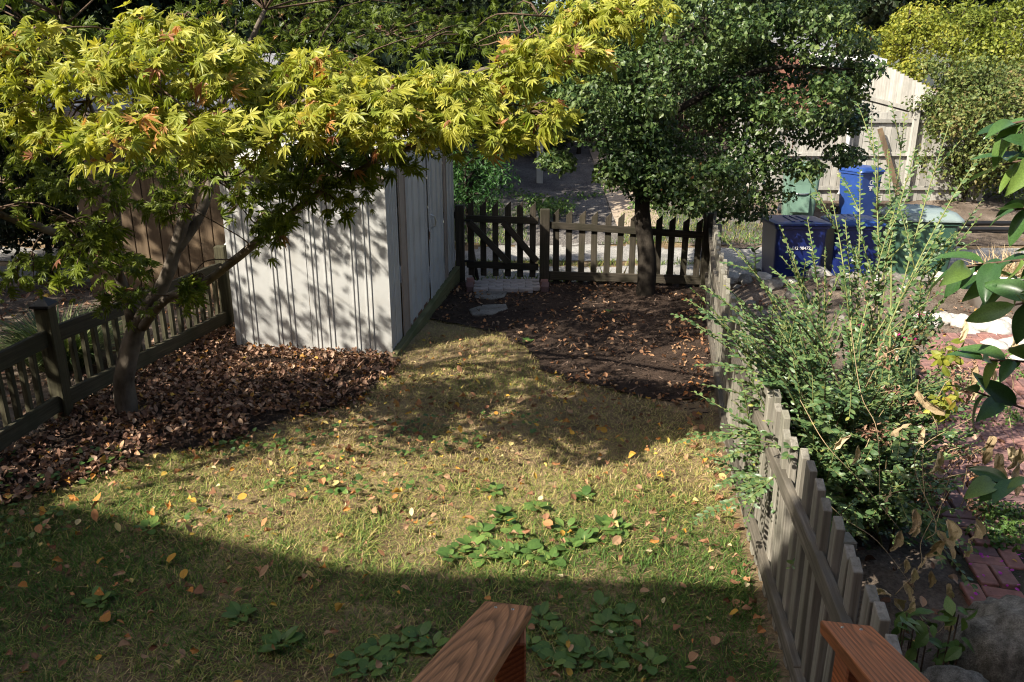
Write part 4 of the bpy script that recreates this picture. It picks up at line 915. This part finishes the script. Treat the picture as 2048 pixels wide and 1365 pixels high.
for bx, by, hh, lb in ((-14.0, 6.8, 8.0, 'unseen tall tree added to shade the left neighbour garden'), (-4.6, 15.6, 7.5, 'tall dark tree behind the wooden shed shading the parking pad'), (-7.6, 13.6, 7.5, 'tall dark tree at the far left behind the wooden shed'), (-2.4, 18.8, 7.0, 'dark spreading tree left of the grey post'), (-11.5, 10.5, 8.0, 'big dark tree left of the wooden shed outside the frame')):  # first tree stands out of view, added to keep sun off the left ground
    s2 = np.array((bx, by, float(gz(bx, by))))
    clump_tree('dark_tree', lb, s2, [s2-np.array((0, 0, .1)), s2+np.array((.1, 0, hh*.4)), s2+np.array((.1, 0, hh*.85))], .2, .07,
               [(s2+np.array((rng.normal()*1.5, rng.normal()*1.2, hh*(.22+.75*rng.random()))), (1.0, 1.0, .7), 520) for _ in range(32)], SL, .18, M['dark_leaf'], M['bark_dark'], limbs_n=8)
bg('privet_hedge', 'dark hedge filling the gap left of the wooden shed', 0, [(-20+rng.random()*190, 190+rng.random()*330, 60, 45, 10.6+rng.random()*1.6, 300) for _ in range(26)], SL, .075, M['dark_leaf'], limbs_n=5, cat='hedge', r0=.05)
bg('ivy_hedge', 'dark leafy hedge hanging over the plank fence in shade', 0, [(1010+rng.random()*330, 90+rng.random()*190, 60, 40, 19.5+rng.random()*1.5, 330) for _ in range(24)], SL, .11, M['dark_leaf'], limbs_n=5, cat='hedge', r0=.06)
bg('laurel_bush', 'dark green bush filling the gap behind the holly crown', 0, [(1330+rng.random()*290, 60+rng.random()*150, 60, 40, 18.6+rng.random()*1.5, 330) for _ in range(18)], SL, .11, M['bg_leaf'], limbs_n=5, cat='shrub', r0=.06)

# ================================================================== SHRUBS ON THE RIGHT
pv = thing('arching_shrub', 'tall arching shrub with small round leaves leaning over the right fence', 'shrub', (2.05, 4.5, 0))
tips = [(1385, 580, 4.8), (1395, 655, 4.6), (1405, 770, 4.4), (1440, 470, 5.1), (1478, 500, 5.0), (1560, 455, 5.0), (1575, 500, 4.9), (1615, 440, 5.2), (1690, 440, 5.2), (1720, 340, 5.3), (1742, 235, 5.2), (1775, 300, 5.3), (1830, 300, 5.1), (1900, 245, 5.0),
        (1965, 400, 4.9), (1985, 275, 4.8), (1885, 455, 4.8), (1905, 475, 4.7), (1870, 560, 4.6), (1450, 850, 4.2), (1470, 905, 4.1), (1480, 985, 4.0), (1500, 690, 4.6), (1545, 620, 4.7), (1600, 560, 5.2), (1650, 500, 4.9), (1790, 420, 5.0), (1660, 380, 5.3), (1810, 230, 5.4), (1900, 760, 4.2), (1590, 1010, 3.8)]
tips += [(1470+430*rng.random(), 690+390*rng.random(), 3.7+1.2*rng.random()) for _ in range(100)]+[(1430+190*rng.random(), 600+330*rng.random(), 4.0+.9*rng.random()) for _ in range(24)]
P_, D_, N_, S_, R_ = [], [], [], [], []; twm = MB()
for k, tpx in enumerate(tips):
    e = at(*tpx); b = np.array((2.05+rng.normal()*.14, 4.5+rng.normal()*.2, 0.0)); L = np.linalg.norm(e-b)
    mid = b*.5+e*.5+np.array((-(e[0]-b[0])*.22, -(e[1]-b[1])*.2, .22*L*(.5+.5*abs(e[0]-b[0])/L)))
    t = np.linspace(0, 1, 26)[:, None]; cv = b*(1-t)**2+2*mid*t*(1-t)+e*t*t
    m = MB().tube(list(cv[::4])+[cv[-1]], list(np.linspace(.008, .0022, len(cv[::4])+1)), 5, 2)
    part('stem', m, M['twig_green'] if k < 31 else M['twig'], pv, smooth=True)
    strands = [(cv, .28, 1.0)]
    for _ in range(4 if k < 31 else 6):
        i = int(9+rng.random()*14); tan = nrm((cv[min(i+1, 25)]-cv[i-1])[None])[0]; o_ = rdirs(1)[0]; dr = nrm((tan*1.1+o_*.8+np.array((0, 0, .15)))[None])[0]
        ln = .18+.36*rng.random(); tt = np.linspace(0, 1, 10)[:, None]; c2 = cv[i]+dr*ln*tt+np.array((0, 0, -.10*ln))*tt*tt
        twm.tube([c2[0], c2[5], c2[9]], [.004, .003, .0015], 4, 2); strands.append((c2, .1, 1.0))
    for c_, a0, a1 in strands:
        Lc = np.sum(np.linalg.norm(np.diff(c_, axis=0), axis=1)); n = int(Lc*(a1-a0)/.0195)+2
        q = a0+(a1-a0)*np.sort(rng.random(n)*.2/n+np.linspace(0, 1, n)); f = q*(len(c_)-1); i = np.clip(f.astype(int), 0, len(c_)-2); fr = (f-i)[:, None]
        p = c_[i]*(1-fr)+c_[i+1]*fr; tan = nrm(c_[i+1]-c_[i]); sd = np.cross(tan, np.array((0, 0, 1.))); sd = nrm(sd)*np.where(np.arange(n) % 2, 1, -1)[:, None]
        P_.append(p); D_.append(nrm(sd+tan*.95+rng.normal(size=(n, 3))*.25)); N_.append(nrm(np.array((-.2, -.55, 1.))+rng.normal(size=(n, 3))*.55)); S_.append((.041*(.7+.5*rng.random(n)))*np.clip(1.25-.6*q**3, .5, 1)); R_.append(np.clip(.15+.6*rng.random(n)+.25*q**4, 0, 1))
arr = [np.concatenate(a) for a in (P_, D_, N_, S_, R_)]
OV = [ovate(.25, .15, .2, .7), ovate(.28, .3, .3, .75), ovate(.22, .1, .1, .7)]
foliage('leaves', OV, arr, M['privet'], pv)
part('twigs', twm, M['twig_green'], pv, smooth=True, kind='stuff')

# rose bush with pink blooms behind it
ro = G(1740, 830); rs = thing('rose_bush', 'sprawling bush with small pink blooms and reddish dying leaves', 'shrub', (ro[0], ro[1], 0))
rcl = [clump(1660+200*rng.random(), 640+190*rng.random(), 34, 26, 6.2+.8*rng.random(), 170) for _ in range(18)]
foliage('leaves', SL, clump_leaves(rcl, .05, .5), M['rose_leaf'], rs)
m = MB()
for c, r, n in rcl: m.tube([ro+rng.normal(size=3)*np.array((.15, .15, 0)), (ro+np.asarray(c))/2+np.array((0, 0, .15)), np.asarray(c)], [.007, .005, .003], 4, 3)
part('stems', m, M['twig'], rs, smooth=True, kind='stuff')
pt = ovate(.5, .1, .1, .9)
for px, py in ((1842, 633), (1722, 652), (1795, 672), (1808, 680), (1825, 680), (1702, 706), (1817, 670), (1765, 690)):
    c = at(px, py, 6.1); n = 7; a = np.arange(n)*2*math.pi/n
    V, T, A_t = scatter([pt], np.repeat(c[None], n, 0), np.stack([np.cos(a), np.sin(a)-.3, .6+0*a], 1), np.stack([-np.cos(a)*.4, -np.sin(a)*.4-.3, 1+0*a], 1), np.full(n, .03), rng.random(n))
    obj('flower', build_tri('flower', V-np.array(rs.location), T, A_t), M['petal'], rs)

# withered vine hanging in the shrub
dv = thing('withered_vine', 'withered vine with hanging tan dry leaves and yellowing tips', 'vine', (2.35, 4.0, 0))
dl = [(1835, 780, 60), (1820, 850, 50), (1845, 855, 40), (1885, 905, 45), (1780, 975, 30), (1835, 1020, 45), (1840, 1045, 30), (1775, 1015, 18), (1805, 1065, 45), (1880, 1060, 55), (1890, 1085, 50), (1895, 1040, 40), (1940, 1080, 40), (1955, 1040, 45), (1795, 1200, 55), (1780, 1190, 50), (1765, 1210, 40), (1830, 1195, 45),
      (1815, 1120, 30), (1832, 1140, 36), (1865, 1145, 36), (1812, 1165, 36), (1895, 1165, 40), (1700, 870, 40), (1720, 895, 40), (1865, 930, 40), (1985, 870, 60), (2000, 905, 60), (2020, 890, 55), (2035, 925, 60), (1960, 930, 40), (1990, 940, 45), (1990, 735, 45), (1955, 735, 40), (2030, 670, 40), (1935, 640, 40), (1950, 770, 30), (2045, 900, 50), (1890, 1235, 30), (1850, 1110, 30), (1760, 1235, 30)]
DL = [crumpled(k, w_) for k, w_ in enumerate((.20, .26, .16, .22, .28, .18))]
pos = np.array([at(a, b, 3.5+.5*rng.random()) for a, b, s in dl]); n = len(dl)
dd = nrm(np.array((0, 0, -1.))+rng.normal(size=(n, 3))*.35); nn = nrm(np.array((-.3, -1., .2))+rng.normal(size=(n, 3))*.5)
leaf_parts('dry_leaf', DL, 'dry', pos, dd, nn, np.array([s/FPX*3.9*1.05 for a, b, s in dl]), rng.random(n), M['dry'], dv)
m = MB()
for px, py, qx, qy in ((1570, 870, 1830, 1180), (1600, 800, 1800, 1060), (1850, 1000, 1860, 820), (1850, 1080, 1955, 830), (1790, 1190, 1900, 980), (1870, 1060, 1960, 900), (1700, 640, 1760, 1000), (1830, 1150, 1890, 1250), (1990, 700, 2030, 900)):
    a, b = at(px, py, 3.8), at(qx, qy, 3.7); m.tube([a, a*.66+b*.34+rng.normal(size=3)*.05, a*.33+b*.67+rng.normal(size=3)*.05, b], [.002, .002, .002, .0012], 4, 6)
part('stems', m, M['twig_tan'], dv, smooth=True, kind='stuff')
yl = [clump(1875+30*rng.random(), 690+150*rng.random(), 22, 18, 3.9+.2*rng.random(), 14) for _ in range(8)]
foliage('yellow_leaves', OV, clump_leaves(yl, .055, .3), M['yellow_leaf'], dv)

bl = [clump(1740+220*rng.random(), 690+330*rng.random(), 24, 22, 3.9+.6*rng.random(), 26) for _ in range(20)]
foliage('withered_leaves', [crumpled(80, .22, 5, 4), crumpled(81, .3, 5, 4)], clump_leaves(bl, .035, .2), M['litter'], dv)
m = MB()
for c, r, n in bl: m.tube([np.asarray(c)+np.array((.05*rng.normal(), .1, -.25)), np.asarray(c), np.asarray(c)+rng.normal(size=3)*.09], [.002, .002, .001], 4, 3)
part('dead_stems', m, M['twig_tan'], dv, kind='stuff')
# low leafy plant at the foot of the fence
lp0 = G(1850, 1290); lp = thing('leafy_plant', 'low light green plant with pointed leaves beside the handrail', 'plant', (lp0[0], lp0[1], 0))
cs = [clump(1770+150*rng.random(), 1200+150*rng.random(), 22, 20, 3.3+.3*rng.random(), 5) for _ in range(16)]
foliage('leaves', [ovate(.27, .3, .2, .5)], clump_leaves(cs, .085, .9), M['weed'], lp, 60, 'leaf', 'leafy')
m = MB()
for c, r, n in cs: m.tube([np.array((c[0]+.03, c[1]+.05, 0)), np.asarray(c)], [.004, .003], 4, 0)
part('stems', m, M['twig'], lp, kind='stuff')
for zone, lb in (((1880, 700, 2040, 860), 'weedy green patch spreading over the far end of the brick path'), ((1960, 1040, 2045, 1110), 'grassy weed tuft growing between the path bricks')):
    c0 = G((zone[0]+zone[2])/2, zone[3]); wt = thing('weed_patch', lb, 'weeds', (c0[0], c0[1], 0))
    cs = []
    for _ in range(18):
        p = G(zone[0]+(zone[2]-zone[0])*rng.random(), zone[1]+(zone[3]-zone[1])*rng.random()); cs.append(((p[0], p[1], .06+.05*rng.random()), (.14, .12, .07), 50))
    foliage('leaves', SL, clump_leaves(cs, .035, .7), M['weed'], wt)
mg = []
for _ in range(26):
    p = G(1930+110*rng.random(), 1120+130*rng.random()); mg.append((p[0], p[1], .085))
mg = np.array(mg); n = len(mg)
V, T, A_t = scatter([ovate(.45, .3, .2, .8)], mg, np.c_[rng.normal(size=(n, 2)), np.zeros(n)], nrm(np.c_[rng.normal(size=(n, 2))*.3, np.ones(n)]), .014+.012*rng.random(n), rng.random(n))
tag(obj('fallen_petals', build_tri('fallen_petals', V, T, A_t), M['magenta']), 'magenta petals scattered over the brick path', None, None, 'stuff')

# camellia reaching in from the right
cm = thing('camellia', 'glossy broad leaved evergreen branch reaching in from the right edge', 'shrub', (3.0, 2.85, 0))
part('trunk', MB().tube([(3.0, 2.85, 0), (2.95, 2.82, .9), (2.85, 2.8, 1.7), (2.75, 2.75, 2.3), (2.7, 2.7, 2.9)], [.035, .03, .025, .018, .01], 8, 4, .1), M['bark_dark'], cm, smooth=True)
BR = [((2.75, 2.76, 2.25), (1915, 535, 2.98)), ((2.8, 2.78, 2.0), (1990, 560, 3.06)), ((2.71, 2.72, 2.7), (2005, 330, 2.89)), ((2.71, 2.72, 2.8), (2010, 250, 2.89)), ((2.85, 2.8, 1.7), (1965, 720, 3.15)), ((2.9, 2.8, 1.3), (1975, 965, 3.4)), ((2.95, 2.82, 0.9), (2020, 1310, 3.75)), ((2.77, 2.76, 2.2), (2030, 610, 2.8)), ((2.73, 2.74, 2.5), (2030, 420, 2.89)), ((2.95, 2.82, 1.2), (1940, 780, 3.32))]
cp, cdr, cn, cs_, cr = [], [], [], [], []
for a, tpx in BR:
    e = at(*tpx); a = np.array(a); mid = (a+e)/2+np.array((0, 0, -.05)); part('branch', MB().tube([a, mid, e], [.010, .007, .004], 6, 4), M['twig'], cm, smooth=True)
    t = nrm((e-mid)[None])[0]; nl = 15 if tpx[1] < 700 else 7
    for i in range(nl):
        q = 1-i*.055; p = mid*(1-q)+e*q if q < 1 else e
        an = i*2.4; sd = np.array((math.cos(an)*.2, math.cos(an), math.sin(an)*.8)); dirn = nrm((t*.5+sd*.8+np.array((-.1, -.1, -.25))+rng.normal(size=3)*.2)[None])[0]
        cp.append(p); cdr.append(dirn); cn.append(nrm((np.array((-.2, -.35, .9))+rng.normal(size=3)*.35)[None])[0]); cs_.append(.115+.075*rng.random()); cr.append(rng.random())
def glossy(wd, bend, fold):
    nu, nv = 10, 5; V = []
    for i_ in range(nu):
        u = i_/(nu-1); hw = wd*math.sin(math.pi*u**.85)**.85+.004
        for j_ in range(nv):
            q = j_/(nv-1)*2-1; V.append((hw*q, u, fold*abs(q)*hw-bend*u*u+.012*math.sin(9*u)*q))
    return tpl(V, [(i_*nv+j_, i_*nv+j_+1, (i_+1)*nv+j_+1, (i_+1)*nv+j_) for i_ in range(nu-1) for j_ in range(nv-1)])
CL = [glossy(.20, .18, .3), glossy(.22, .35, .45), glossy(.18, .08, .2), glossy(.21, .5, .35)]
leaf_parts('leaf', CL, 'camellia', np.array(cp), np.array(cdr), np.array(cn), np.array(cs_), np.array(cr), M['camellia'], cm, smooth=True)

# ================================================================== LAWN, LITTER, WEEDS
def in_yard(x, y):
    r = np.interp(y, [0, 1.55, 2.81, 4.15, 5.6, 8, 10.3], [1.0, 1.02, 1.19, 1.35, 1.57, 2.03, 2.5]); l = np.interp(y, [0, 3.7, 6.06, 8.57, 9], [-3.9, -3.73, -3.63, -3.12, -3])
    return (x > l) & (x < r) & ~((x < -1.15+.13*(y-7.63)+.05) & (y > 7.6-.13*(x+1.21)))
def pts(n, x0, x1, y0, y1, f):
    x = x0+(x1-x0)*rng.random(n); y = y0+(y1-y0)*rng.random(n); k = f(x, y); return x[k], y[k]
lawn = lambda x, y: in_yard(x, y) & ~in_L(x, y) & ~in_R(x, y) & (y < 9)
X, Y = pts(300000, -3.8, 2.2, 2.5, 8.9, lawn)
green = fbm(X, Y, .9)*1.2+.35*fbm(X+20, Y, 4)-.52; green = green+.42*(1-sstep(3.6, 6.4, Y))-.16*sstep(-.6, 1.2, X)*sstep(3.5, 5.5, Y)
keep = rng.random(len(X)) < np.clip(.42+green*1.1, .20, 1)*np.clip(1.0-.55*sstep(5.2, 6.6, Y), .35, 1)*np.clip(.35+1.5*fbm(X+31, Y, 2.6), .3, 1); X, Y, green = X[keep], Y[keep], green[keep]
n = len(X); a = rng.random(n)*2*math.pi; tilt = .5+1.9*rng.random(n)**1.3
d = np.stack([np.cos(a)*tilt, np.sin(a)*tilt, np.ones(n)], 1); nn = np.stack([-np.cos(a), -np.sin(a), tilt*.6], 1)
blade = tpl([(-.045, 0, 0), (.045, 0, 0), (.035, .55, -.04), (-.035, .55, -.04), (0, 1, -.2)], [(0, 1, 2, 3), (3, 2, 4)])
V, T, A_t = scatter([blade], np.stack([X, Y, gz(X, Y)-.002], 1), d, nn, (.026+.034*rng.random(n))*(1+.3*green)*(.6+.9*fbm(X-11, Y+5, 5)), np.clip(.74-green*.9+.22*sstep(5.2, 6.2, Y)+.25*rng.normal(size=n), 0, 1))
tag(obj('lawn_grass', build_tri('lawn_grass', V, T, A_t), M['grass']), 'patchy short grass, green and straw coloured, covering the yard', 'grass', None, 'stuff')

# matted straw lying flat between the living blades
X, Y = pts(120000, -3.8, 2.2, 2.6, 8.9, lambda x, y: lawn(x, y) & (rng.random(np.shape(x)) < (.2+1.2*fbm(x+31, y-9, 1.8))*(.3+.7*sstep(3.9, 4.8, y+.6*(fbm(x, y+40, 1.2)-.43))))); n = len(X); a = rng.random(n)*2*math.pi
d = np.stack([np.cos(a), np.sin(a), .05+.25*rng.random(n)], 1)
straw = tpl([(-.02, 0, 0), (.02, 0, 0), (.018, .55, .03), (-.018, .55, .03), (0, 1, 0)], [(0, 1, 2, 3), (3, 2, 4)])
V, T, A_t = scatter([straw], np.stack([X, Y, gz(X, Y)+.006+.018*rng.random(n)], 1), d, np.c_[rng.normal(size=(n, 2))*.4, np.ones(n)], .025+.05*rng.random(n), np.clip(.48+.42*rng.random(n)-.2*(rng.random(n) < .3), 0, 1))
tag(obj('straw_thatch', build_tri('straw_thatch', V, T, A_t), M['grass']), 'dry straw coloured thatch matted among the lawn grass', 'thatch', None, 'stuff')

# litter under the maple and on the mulch
FL = [crumpled(40+k, w_, 6, 4, a_) for k, (w_, a_) in enumerate(((.36, .5), (.42, .7), (.34, .9), (.4, 1.1), (.3, 1.2), (.44, .6)))]+[ovate(.40, -.25, .25, .7, .4), ovate(.44, .3, .35, .75, -.5), ovate(.36, -.7, .1, .7, .9), ovate(.42, .1, .8, .8, .2), ovate(.44, -.5, -.3, .6, -.3)]
def litter(name, label, n, x0, x1, y0, y1, f, size, mat, rsel, h=.03, flatn=.35):
    X, Y = pts(n, x0, x1, y0, y1, f); n = len(X); a = rng.random(n)*2*math.pi
    d = np.stack([np.cos(a), np.sin(a), rng.normal(size=n)*.25], 1); nn = np.c_[rng.normal(size=(n, 2))*flatn, np.ones(n)]
    V, T, A_t = scatter(FL, np.stack([X, Y, gz(X, Y)+.02+h*rng.random(n)], 1), d, nn, size*(.65+.6*rng.random(n)), rsel(n))
    return tag(obj(name, build_tri(name, V, T, A_t), mat), label, 'leaves', None, 'stuff')
litter('leaf_litter', 'thick brown leaf litter under the maple tree', 21000, -4, -.6, 4, 9.6, lambda x, y: inpoly(*wob(x, y, .7), BED_L) & (fbm(x, y, 2.2) > .24) & (rng.random(np.shape(x)) < .35+1.2*fbm(x+4, y, 1.5)), .048, M['litter'], lambda n: rng.beta(1.2, 1.2, n), .04, .6)
litter('leaf_litter', 'small tan leaves strewn over the whole lawn', 3600, -3.7, 1.5, 2.9, 8.2, lambda x, y: lawn(x, y) & (rng.random(np.shape(x)) < .22+.75*np.exp(-np.abs(y-(5.4+.42*(x+2.2)))*1.3)), .036, M['fallen'], lambda n: np.where(rng.random(n) < .3, .8+.2*rng.random(n), rng.random(n)*.75), .05, .5)
litter('leaf_litter', 'tan leaves scattered over the dark mulch bed', 2000, -1, 2.7, 6.4, 10.8, lambda x, y: inpoly(*wob(x, y, .6), BED_R) & (fbm(x, y, 2.5) > .40), .044, M['fallen'], lambda n: rng.random(n)*.72, .02)
litter('leaf_litter', 'tan leaves drifted along the foot of the right fence', 900, .9, 2.6, 3.2, 9, lambda x, y: in_yard(x, y) & (x > np.interp(y, [2.8, 4.15, 5.6, 8, 10.3], [1.0, 1.08, 1.18, 1.5, 2])+.22*rng.random(np.shape(x))), .052, M['fallen'], lambda n: rng.random(n)*.75)
litter('leaf_litter', 'brown leaves lying on the ground beyond the left fence', 2200, -9, -3.5, 4.5, 10.5, lambda x, y: x < np.interp(y, [0, 4.2, 6.06, 8.57, 11], [-3.9, -3.85, -3.78, -3.3, -3]), .065, M['litter'], lambda n: rng.random(n))
litter('leaf_litter', 'dry debris over the bare soil of the neighbour bed', 1500, 1.5, 6.5, 3, 10.6, lambda x, y: x > np.interp(y, [0, 4.15, 5.6, 8, 10.6], [1.1, 1.5, 1.75, 2.2, 2.75]), .05, M['litter'], lambda n: rng.random(n))
# mulch chips
X, Y = pts(26000, -4, 2.8, 4, 10.9, lambda x, y: in_L(x, y) | in_R(x, y)); n = len(X); a = rng.random(n)*6.28
chip = tpl([(-.13, 0, 0), (.13, 0, 0), (.1, 1, .05), (-.1, 1, .05), (0, .5, .12)], [(0, 1, 4), (1, 2, 4), (2, 3, 4), (3, 0, 4)])
V, T, A_t = scatter([chip], np.stack([X, Y, gz(X, Y)+.018+.02*rng.random(n)], 1), np.stack([np.cos(a), np.sin(a), rng.normal(size=n)*.35], 1), np.c_[rng.normal(size=(n, 2))*.5, np.ones(n)], .02+.035*rng.random(n), rng.random(n)**2)
tag(obj('mulch_chips', build_tri('mulch_chips', V, T, A_t), M['chips']), 'dark shredded bark mulch chips on the two beds', 'mulch', None, 'stuff')
# leaves one by one on the lawn
X, Y = pts(1000, -3.6, 1.5, 2.9, 7.2, lambda x, y: lawn(x, y) & (fbm(x+3, y, 1.7) > .38)); X, Y = X[:300], Y[:300]; n = len(X); a = rng.random(n)*6.28
rv = rng.random(n)*.78; rv = np.where(rng.random(n) < .30, .78+.22*rng.random(n), rv)
names = ('brown', 'brown', 'russet', 'tan', 'tan', 'tan', 'orange tan', 'orange', 'orange', 'pale yellow')
def lab(o, i):
    c = names[int(min(9, rv[i]*10))]; tag(o, c+' fallen leaf lying single on the short grass', 'leaf', c+' leaves on the lawn')
leaf_parts('fallen_leaf', FL, 'fallen', np.stack([X, Y, gz(X, Y)+.05+.02*rng.random(n)], 1), np.stack([np.cos(a), np.sin(a), rng.normal(size=n)*.25], 1), np.c_[rng.normal(size=(n, 2))*.4+np.array((-.1, -.2)), np.ones(n)], .042+.028*rng.random(n), rv, M['fallen'], None, lab)
# broad leaved weeds
WL = [ovate(.33, .25, .15, .75), ovate(.38, .4, .2, .8), ovate(.28, .2, .25, .7)]
ORD = 'first second third fourth fifth sixth seventh eighth ninth tenth eleventh twelfth thirteenth fourteenth fifteenth sixteenth seventeenth eighteenth nineteenth twentieth'.split()
ORD += ['twenty '+w_ for w_ in ORD[:9]]
def weeds(spots, what, grp, lo, size):
    for k, (px, py) in enumerate(sorted(spots)): weed(px+rng.normal()*2, py+rng.normal()*3, ORD[k]+' from the left of '+what, int(lo+4*rng.random()), size, grp)
def weed(px, py, label, n, size, grp=None):
    p = G(px, py); z = float(gz(p[0], p[1])); t = thing('lawn_weed', label, 'weed', (p[0], p[1], z), 0, grp)
    a = np.arange(n)*2.4+rng.random()*6; r = .01+.015*rng.random(n)
    pos = np.stack([p[0]+np.cos(a)*r, p[1]+np.sin(a)*r, z+.015+.012*rng.random(n)], 1); up_ = .15+.9*rng.random(n)
    leaf_parts('leaf', WL, 'weed', pos, np.stack([np.cos(a), np.sin(a), up_], 1), np.stack([-np.cos(a)*.4, -np.sin(a)*.4-.1, np.ones(n)], 1), size*(.5+.8*rng.random(n)), np.clip(.2+.7*rng.random(n), 0, 1), M['weed'], t)
weeds(((920, 1105), (945, 1090), (970, 1115), (1000, 1105), (1025, 1120), (1050, 1105), (1075, 1115), (1010, 1045), (1075, 1020), (1000, 1040), (1170, 1000), (1190, 1075), (1165, 1090), (1140, 1100), (1215, 1060), (960, 1070), (1100, 1125), (1130, 1065), (1030, 1075), (905, 1120), (1235, 1065), (990, 985)), 'the bright weed rosettes in the sunlit strip', 'weed rosettes in the sunlit strip', 7, .072)
weeds(((1080, 1240), (1110, 1270), (1140, 1300), (1180, 1310), (1210, 1260), (1240, 1280), (1100, 1330), (1160, 1345), (1220, 1330), (1270, 1310), (1250, 1240), (1060, 1300), (1300, 1340), (1200, 1225)), 'the dark weed rosettes right of the handrail', 'weed rosettes right of the handrail', 6, .068)
weeds(((760, 1300), (720, 1320), (800, 1290), (840, 1280), (690, 1345), (740, 1345), (790, 1330), (860, 1300)), 'the dark weed rosettes left of the handrail', 'weed rosettes left of the handrail', 6, .066)
weeds(((200, 1215), (560, 1290), (480, 1240), (300, 1060)), 'the lone weed rosettes in the shaded left lawn', 'lone weeds in the shaded lawn', 8, 0.08)
weed(1055, 690, 'small green weed at the corner of the mulch bed', 7, .06); weed(1215, 630, 'small green seedling in the middle of the mulch bed', 7, .05)
# violets creeping in from the left
gx, gy = pts(2600, -3.7, .2, 3.4, 6.4, lambda x, y: in_yard(x, y) & (np.abs((y-4.75-.25*(x+3.2))) < .55+.3*fbm(x, y, 2)) & (fbm(x+7, y, 2.4) > .40)); n = len(gx)
aa = rng.random(n)*6.28
HV = [tpl([(0, 0), (-.38, -.08), (-.5, .3), (-.3, .7), (0, 1), (.3, .7), (.5, .3), (.38, -.08), (0, .4)], [(0, 8, 1), (8, 2, 1), (8, 3, 2), (8, 4, 3), (8, 5, 4), (8, 6, 5), (8, 7, 6), (0, 7, 8)], .2, .15)]
V, T, A_t = scatter(HV, np.stack([gx, gy, gz(gx, gy)+.03+.04*rng.random(n)], 1), np.stack([np.cos(aa), np.sin(aa), 0*aa], 1), np.c_[rng.normal(size=(n, 2))*.4, np.ones(n)], .025+.022*rng.random(n), rng.random(n))
tag(obj('ground_cover', build_tri('ground_cover', V, T, A_t), M['weed']), 'low heart leaved violets creeping in from the left fence', 'ground cover', None, 'stuff')
# grass and weeds by the alley
def tufts(name, label, n, f, x0, x1, y0, y1, size, shift=0.0):
    X, Y = pts(n, x0, x1, y0, y1, f); n = len(X); a = rng.random(n)*6.28; tl = .2+.7*rng.random(n)
    V, T, A_t = scatter([blade], np.stack([X, Y, gz(X, Y)], 1), np.stack([np.cos(a)*tl, np.sin(a)*tl, np.ones(n)], 1), np.stack([-np.cos(a), -np.sin(a), tl], 1), size*(.5+rng.random(n)), np.clip(.3+shift+.3*rng.normal(size=n), 0, 1))
    tag(obj(name, build_tri(name, V, T, A_t), M['grass']), label, 'grass', None, 'stuff')
tufts('alley_grass', 'strip of grass growing between the wheel tracks of the alley', 5000, lambda x, y: (np.abs(y-13.1) < .14+.12*fbm(x, y, 2)) & (fbm(x, y, 3) > .33), -2, 3.2, 12.6, 13.6, .085, -.1)
tufts('verge_grass', 'grass verge between the alley and the parking pad', 17000, lambda x, y: (y+.8*(fbm(x, y, 1.2)-.43) < 16.4) & (fbm(x, y, .9) > .42), -2.5, 5.5, 14.4, 17, .10, -.2)
tufts('fence_grass', 'long grass blades along the alley side of the back fence', 1500, lambda x, y: fbm(x, y, 3) > .45, -.5, 3.2, 10.85, 11.2, .22)
cw = [((.55+rng.normal()*.7, 16.6+rng.normal()*.5, float(gz(.5, 16.6))+.12), (.35, .3, .2), 130) for _ in range(14)]
wd = thing('weed_clump', 'bright green leafy weeds around the foot of the grey post', 'weeds', (.5, 16.6, float(gz(.5, 16.6))))
foliage('leaves', SL, clump_leaves(cw, .07, .6), M['weed'], wd)
# variegated grassy plant beyond the left fence
lq = at(110, 640, 7.6); lr = thing('grassy_plant', 'tufted plant with long striped arching leaves behind the left fence post', 'plant', (lq[0], lq[1], 0))
n = 900; a = rng.random(n)*6.28; r = .22*np.sqrt(rng.random(n)); pos = np.stack([lq[0]+r*np.cos(a)*1.3, lq[1]+r*np.sin(a), np.full(n, .02)], 1); tl = .15+1.0*rng.random(n)
strap = tpl([(-.014, 0, 0), (.014, 0, 0), (.016, .35, .0), (-.016, .35, 0), (.014, .7, -.12), (-.014, .7, -.12), (0, 1, -.36)], [(0, 1, 2, 3), (3, 2, 4, 5), (5, 4, 6)])
V, T, A_t = scatter([strap], pos, np.stack([np.cos(a)*tl, np.sin(a)*tl, np.ones(n)], 1), np.stack([-np.cos(a), -np.sin(a), tl], 1), .35+.3*rng.random(n), rng.random(n))
tag(obj('blades', build_tri('blades', V-np.array(lr.location), T, A_t), M['liriope'], lr), kind='stuff')
# straw stalks in the tub
tn = 260; a = rng.random(tn)*6.28
V, T, A_t = scatter([strap], np.stack([tp[0]+.3*np.sqrt(rng.random(tn))*np.cos(a), tp[1]+.3*np.sqrt(rng.random(tn))*np.sin(a), np.full(tn, z0+.3)], 1), np.c_[rng.normal(size=(tn, 2))*.6, np.ones(tn)], rdirs(tn)+.01, .25+.25*rng.random(tn), rng.random(tn))
tag(obj('stalks', build_tri('stalks', V-np.array(tub.location), T, A_t), M['dry'], tub), kind='stuff')
# paving strip beyond the left fence
for k, (x, y, sx, sy) in enumerate(((-5.6, 6.6, .9, .5), (-5.9, 7.3, .9, .55), (-6.4, 8.1, 1.0, .6), (-5.2, 5.9, .8, .5))):
    o = thing('stepping_slab', ('grey slab in the side garden nearest the left fence post', 'second grey slab in the side garden path', 'farthest grey slab in the side garden path', 'nearest grey slab in the side garden path')[k], 'slab', (x, y, 0))
    part('slab', MB().box((x, y, .03), (sx, sy, .06)), M['stone'], o, .01)
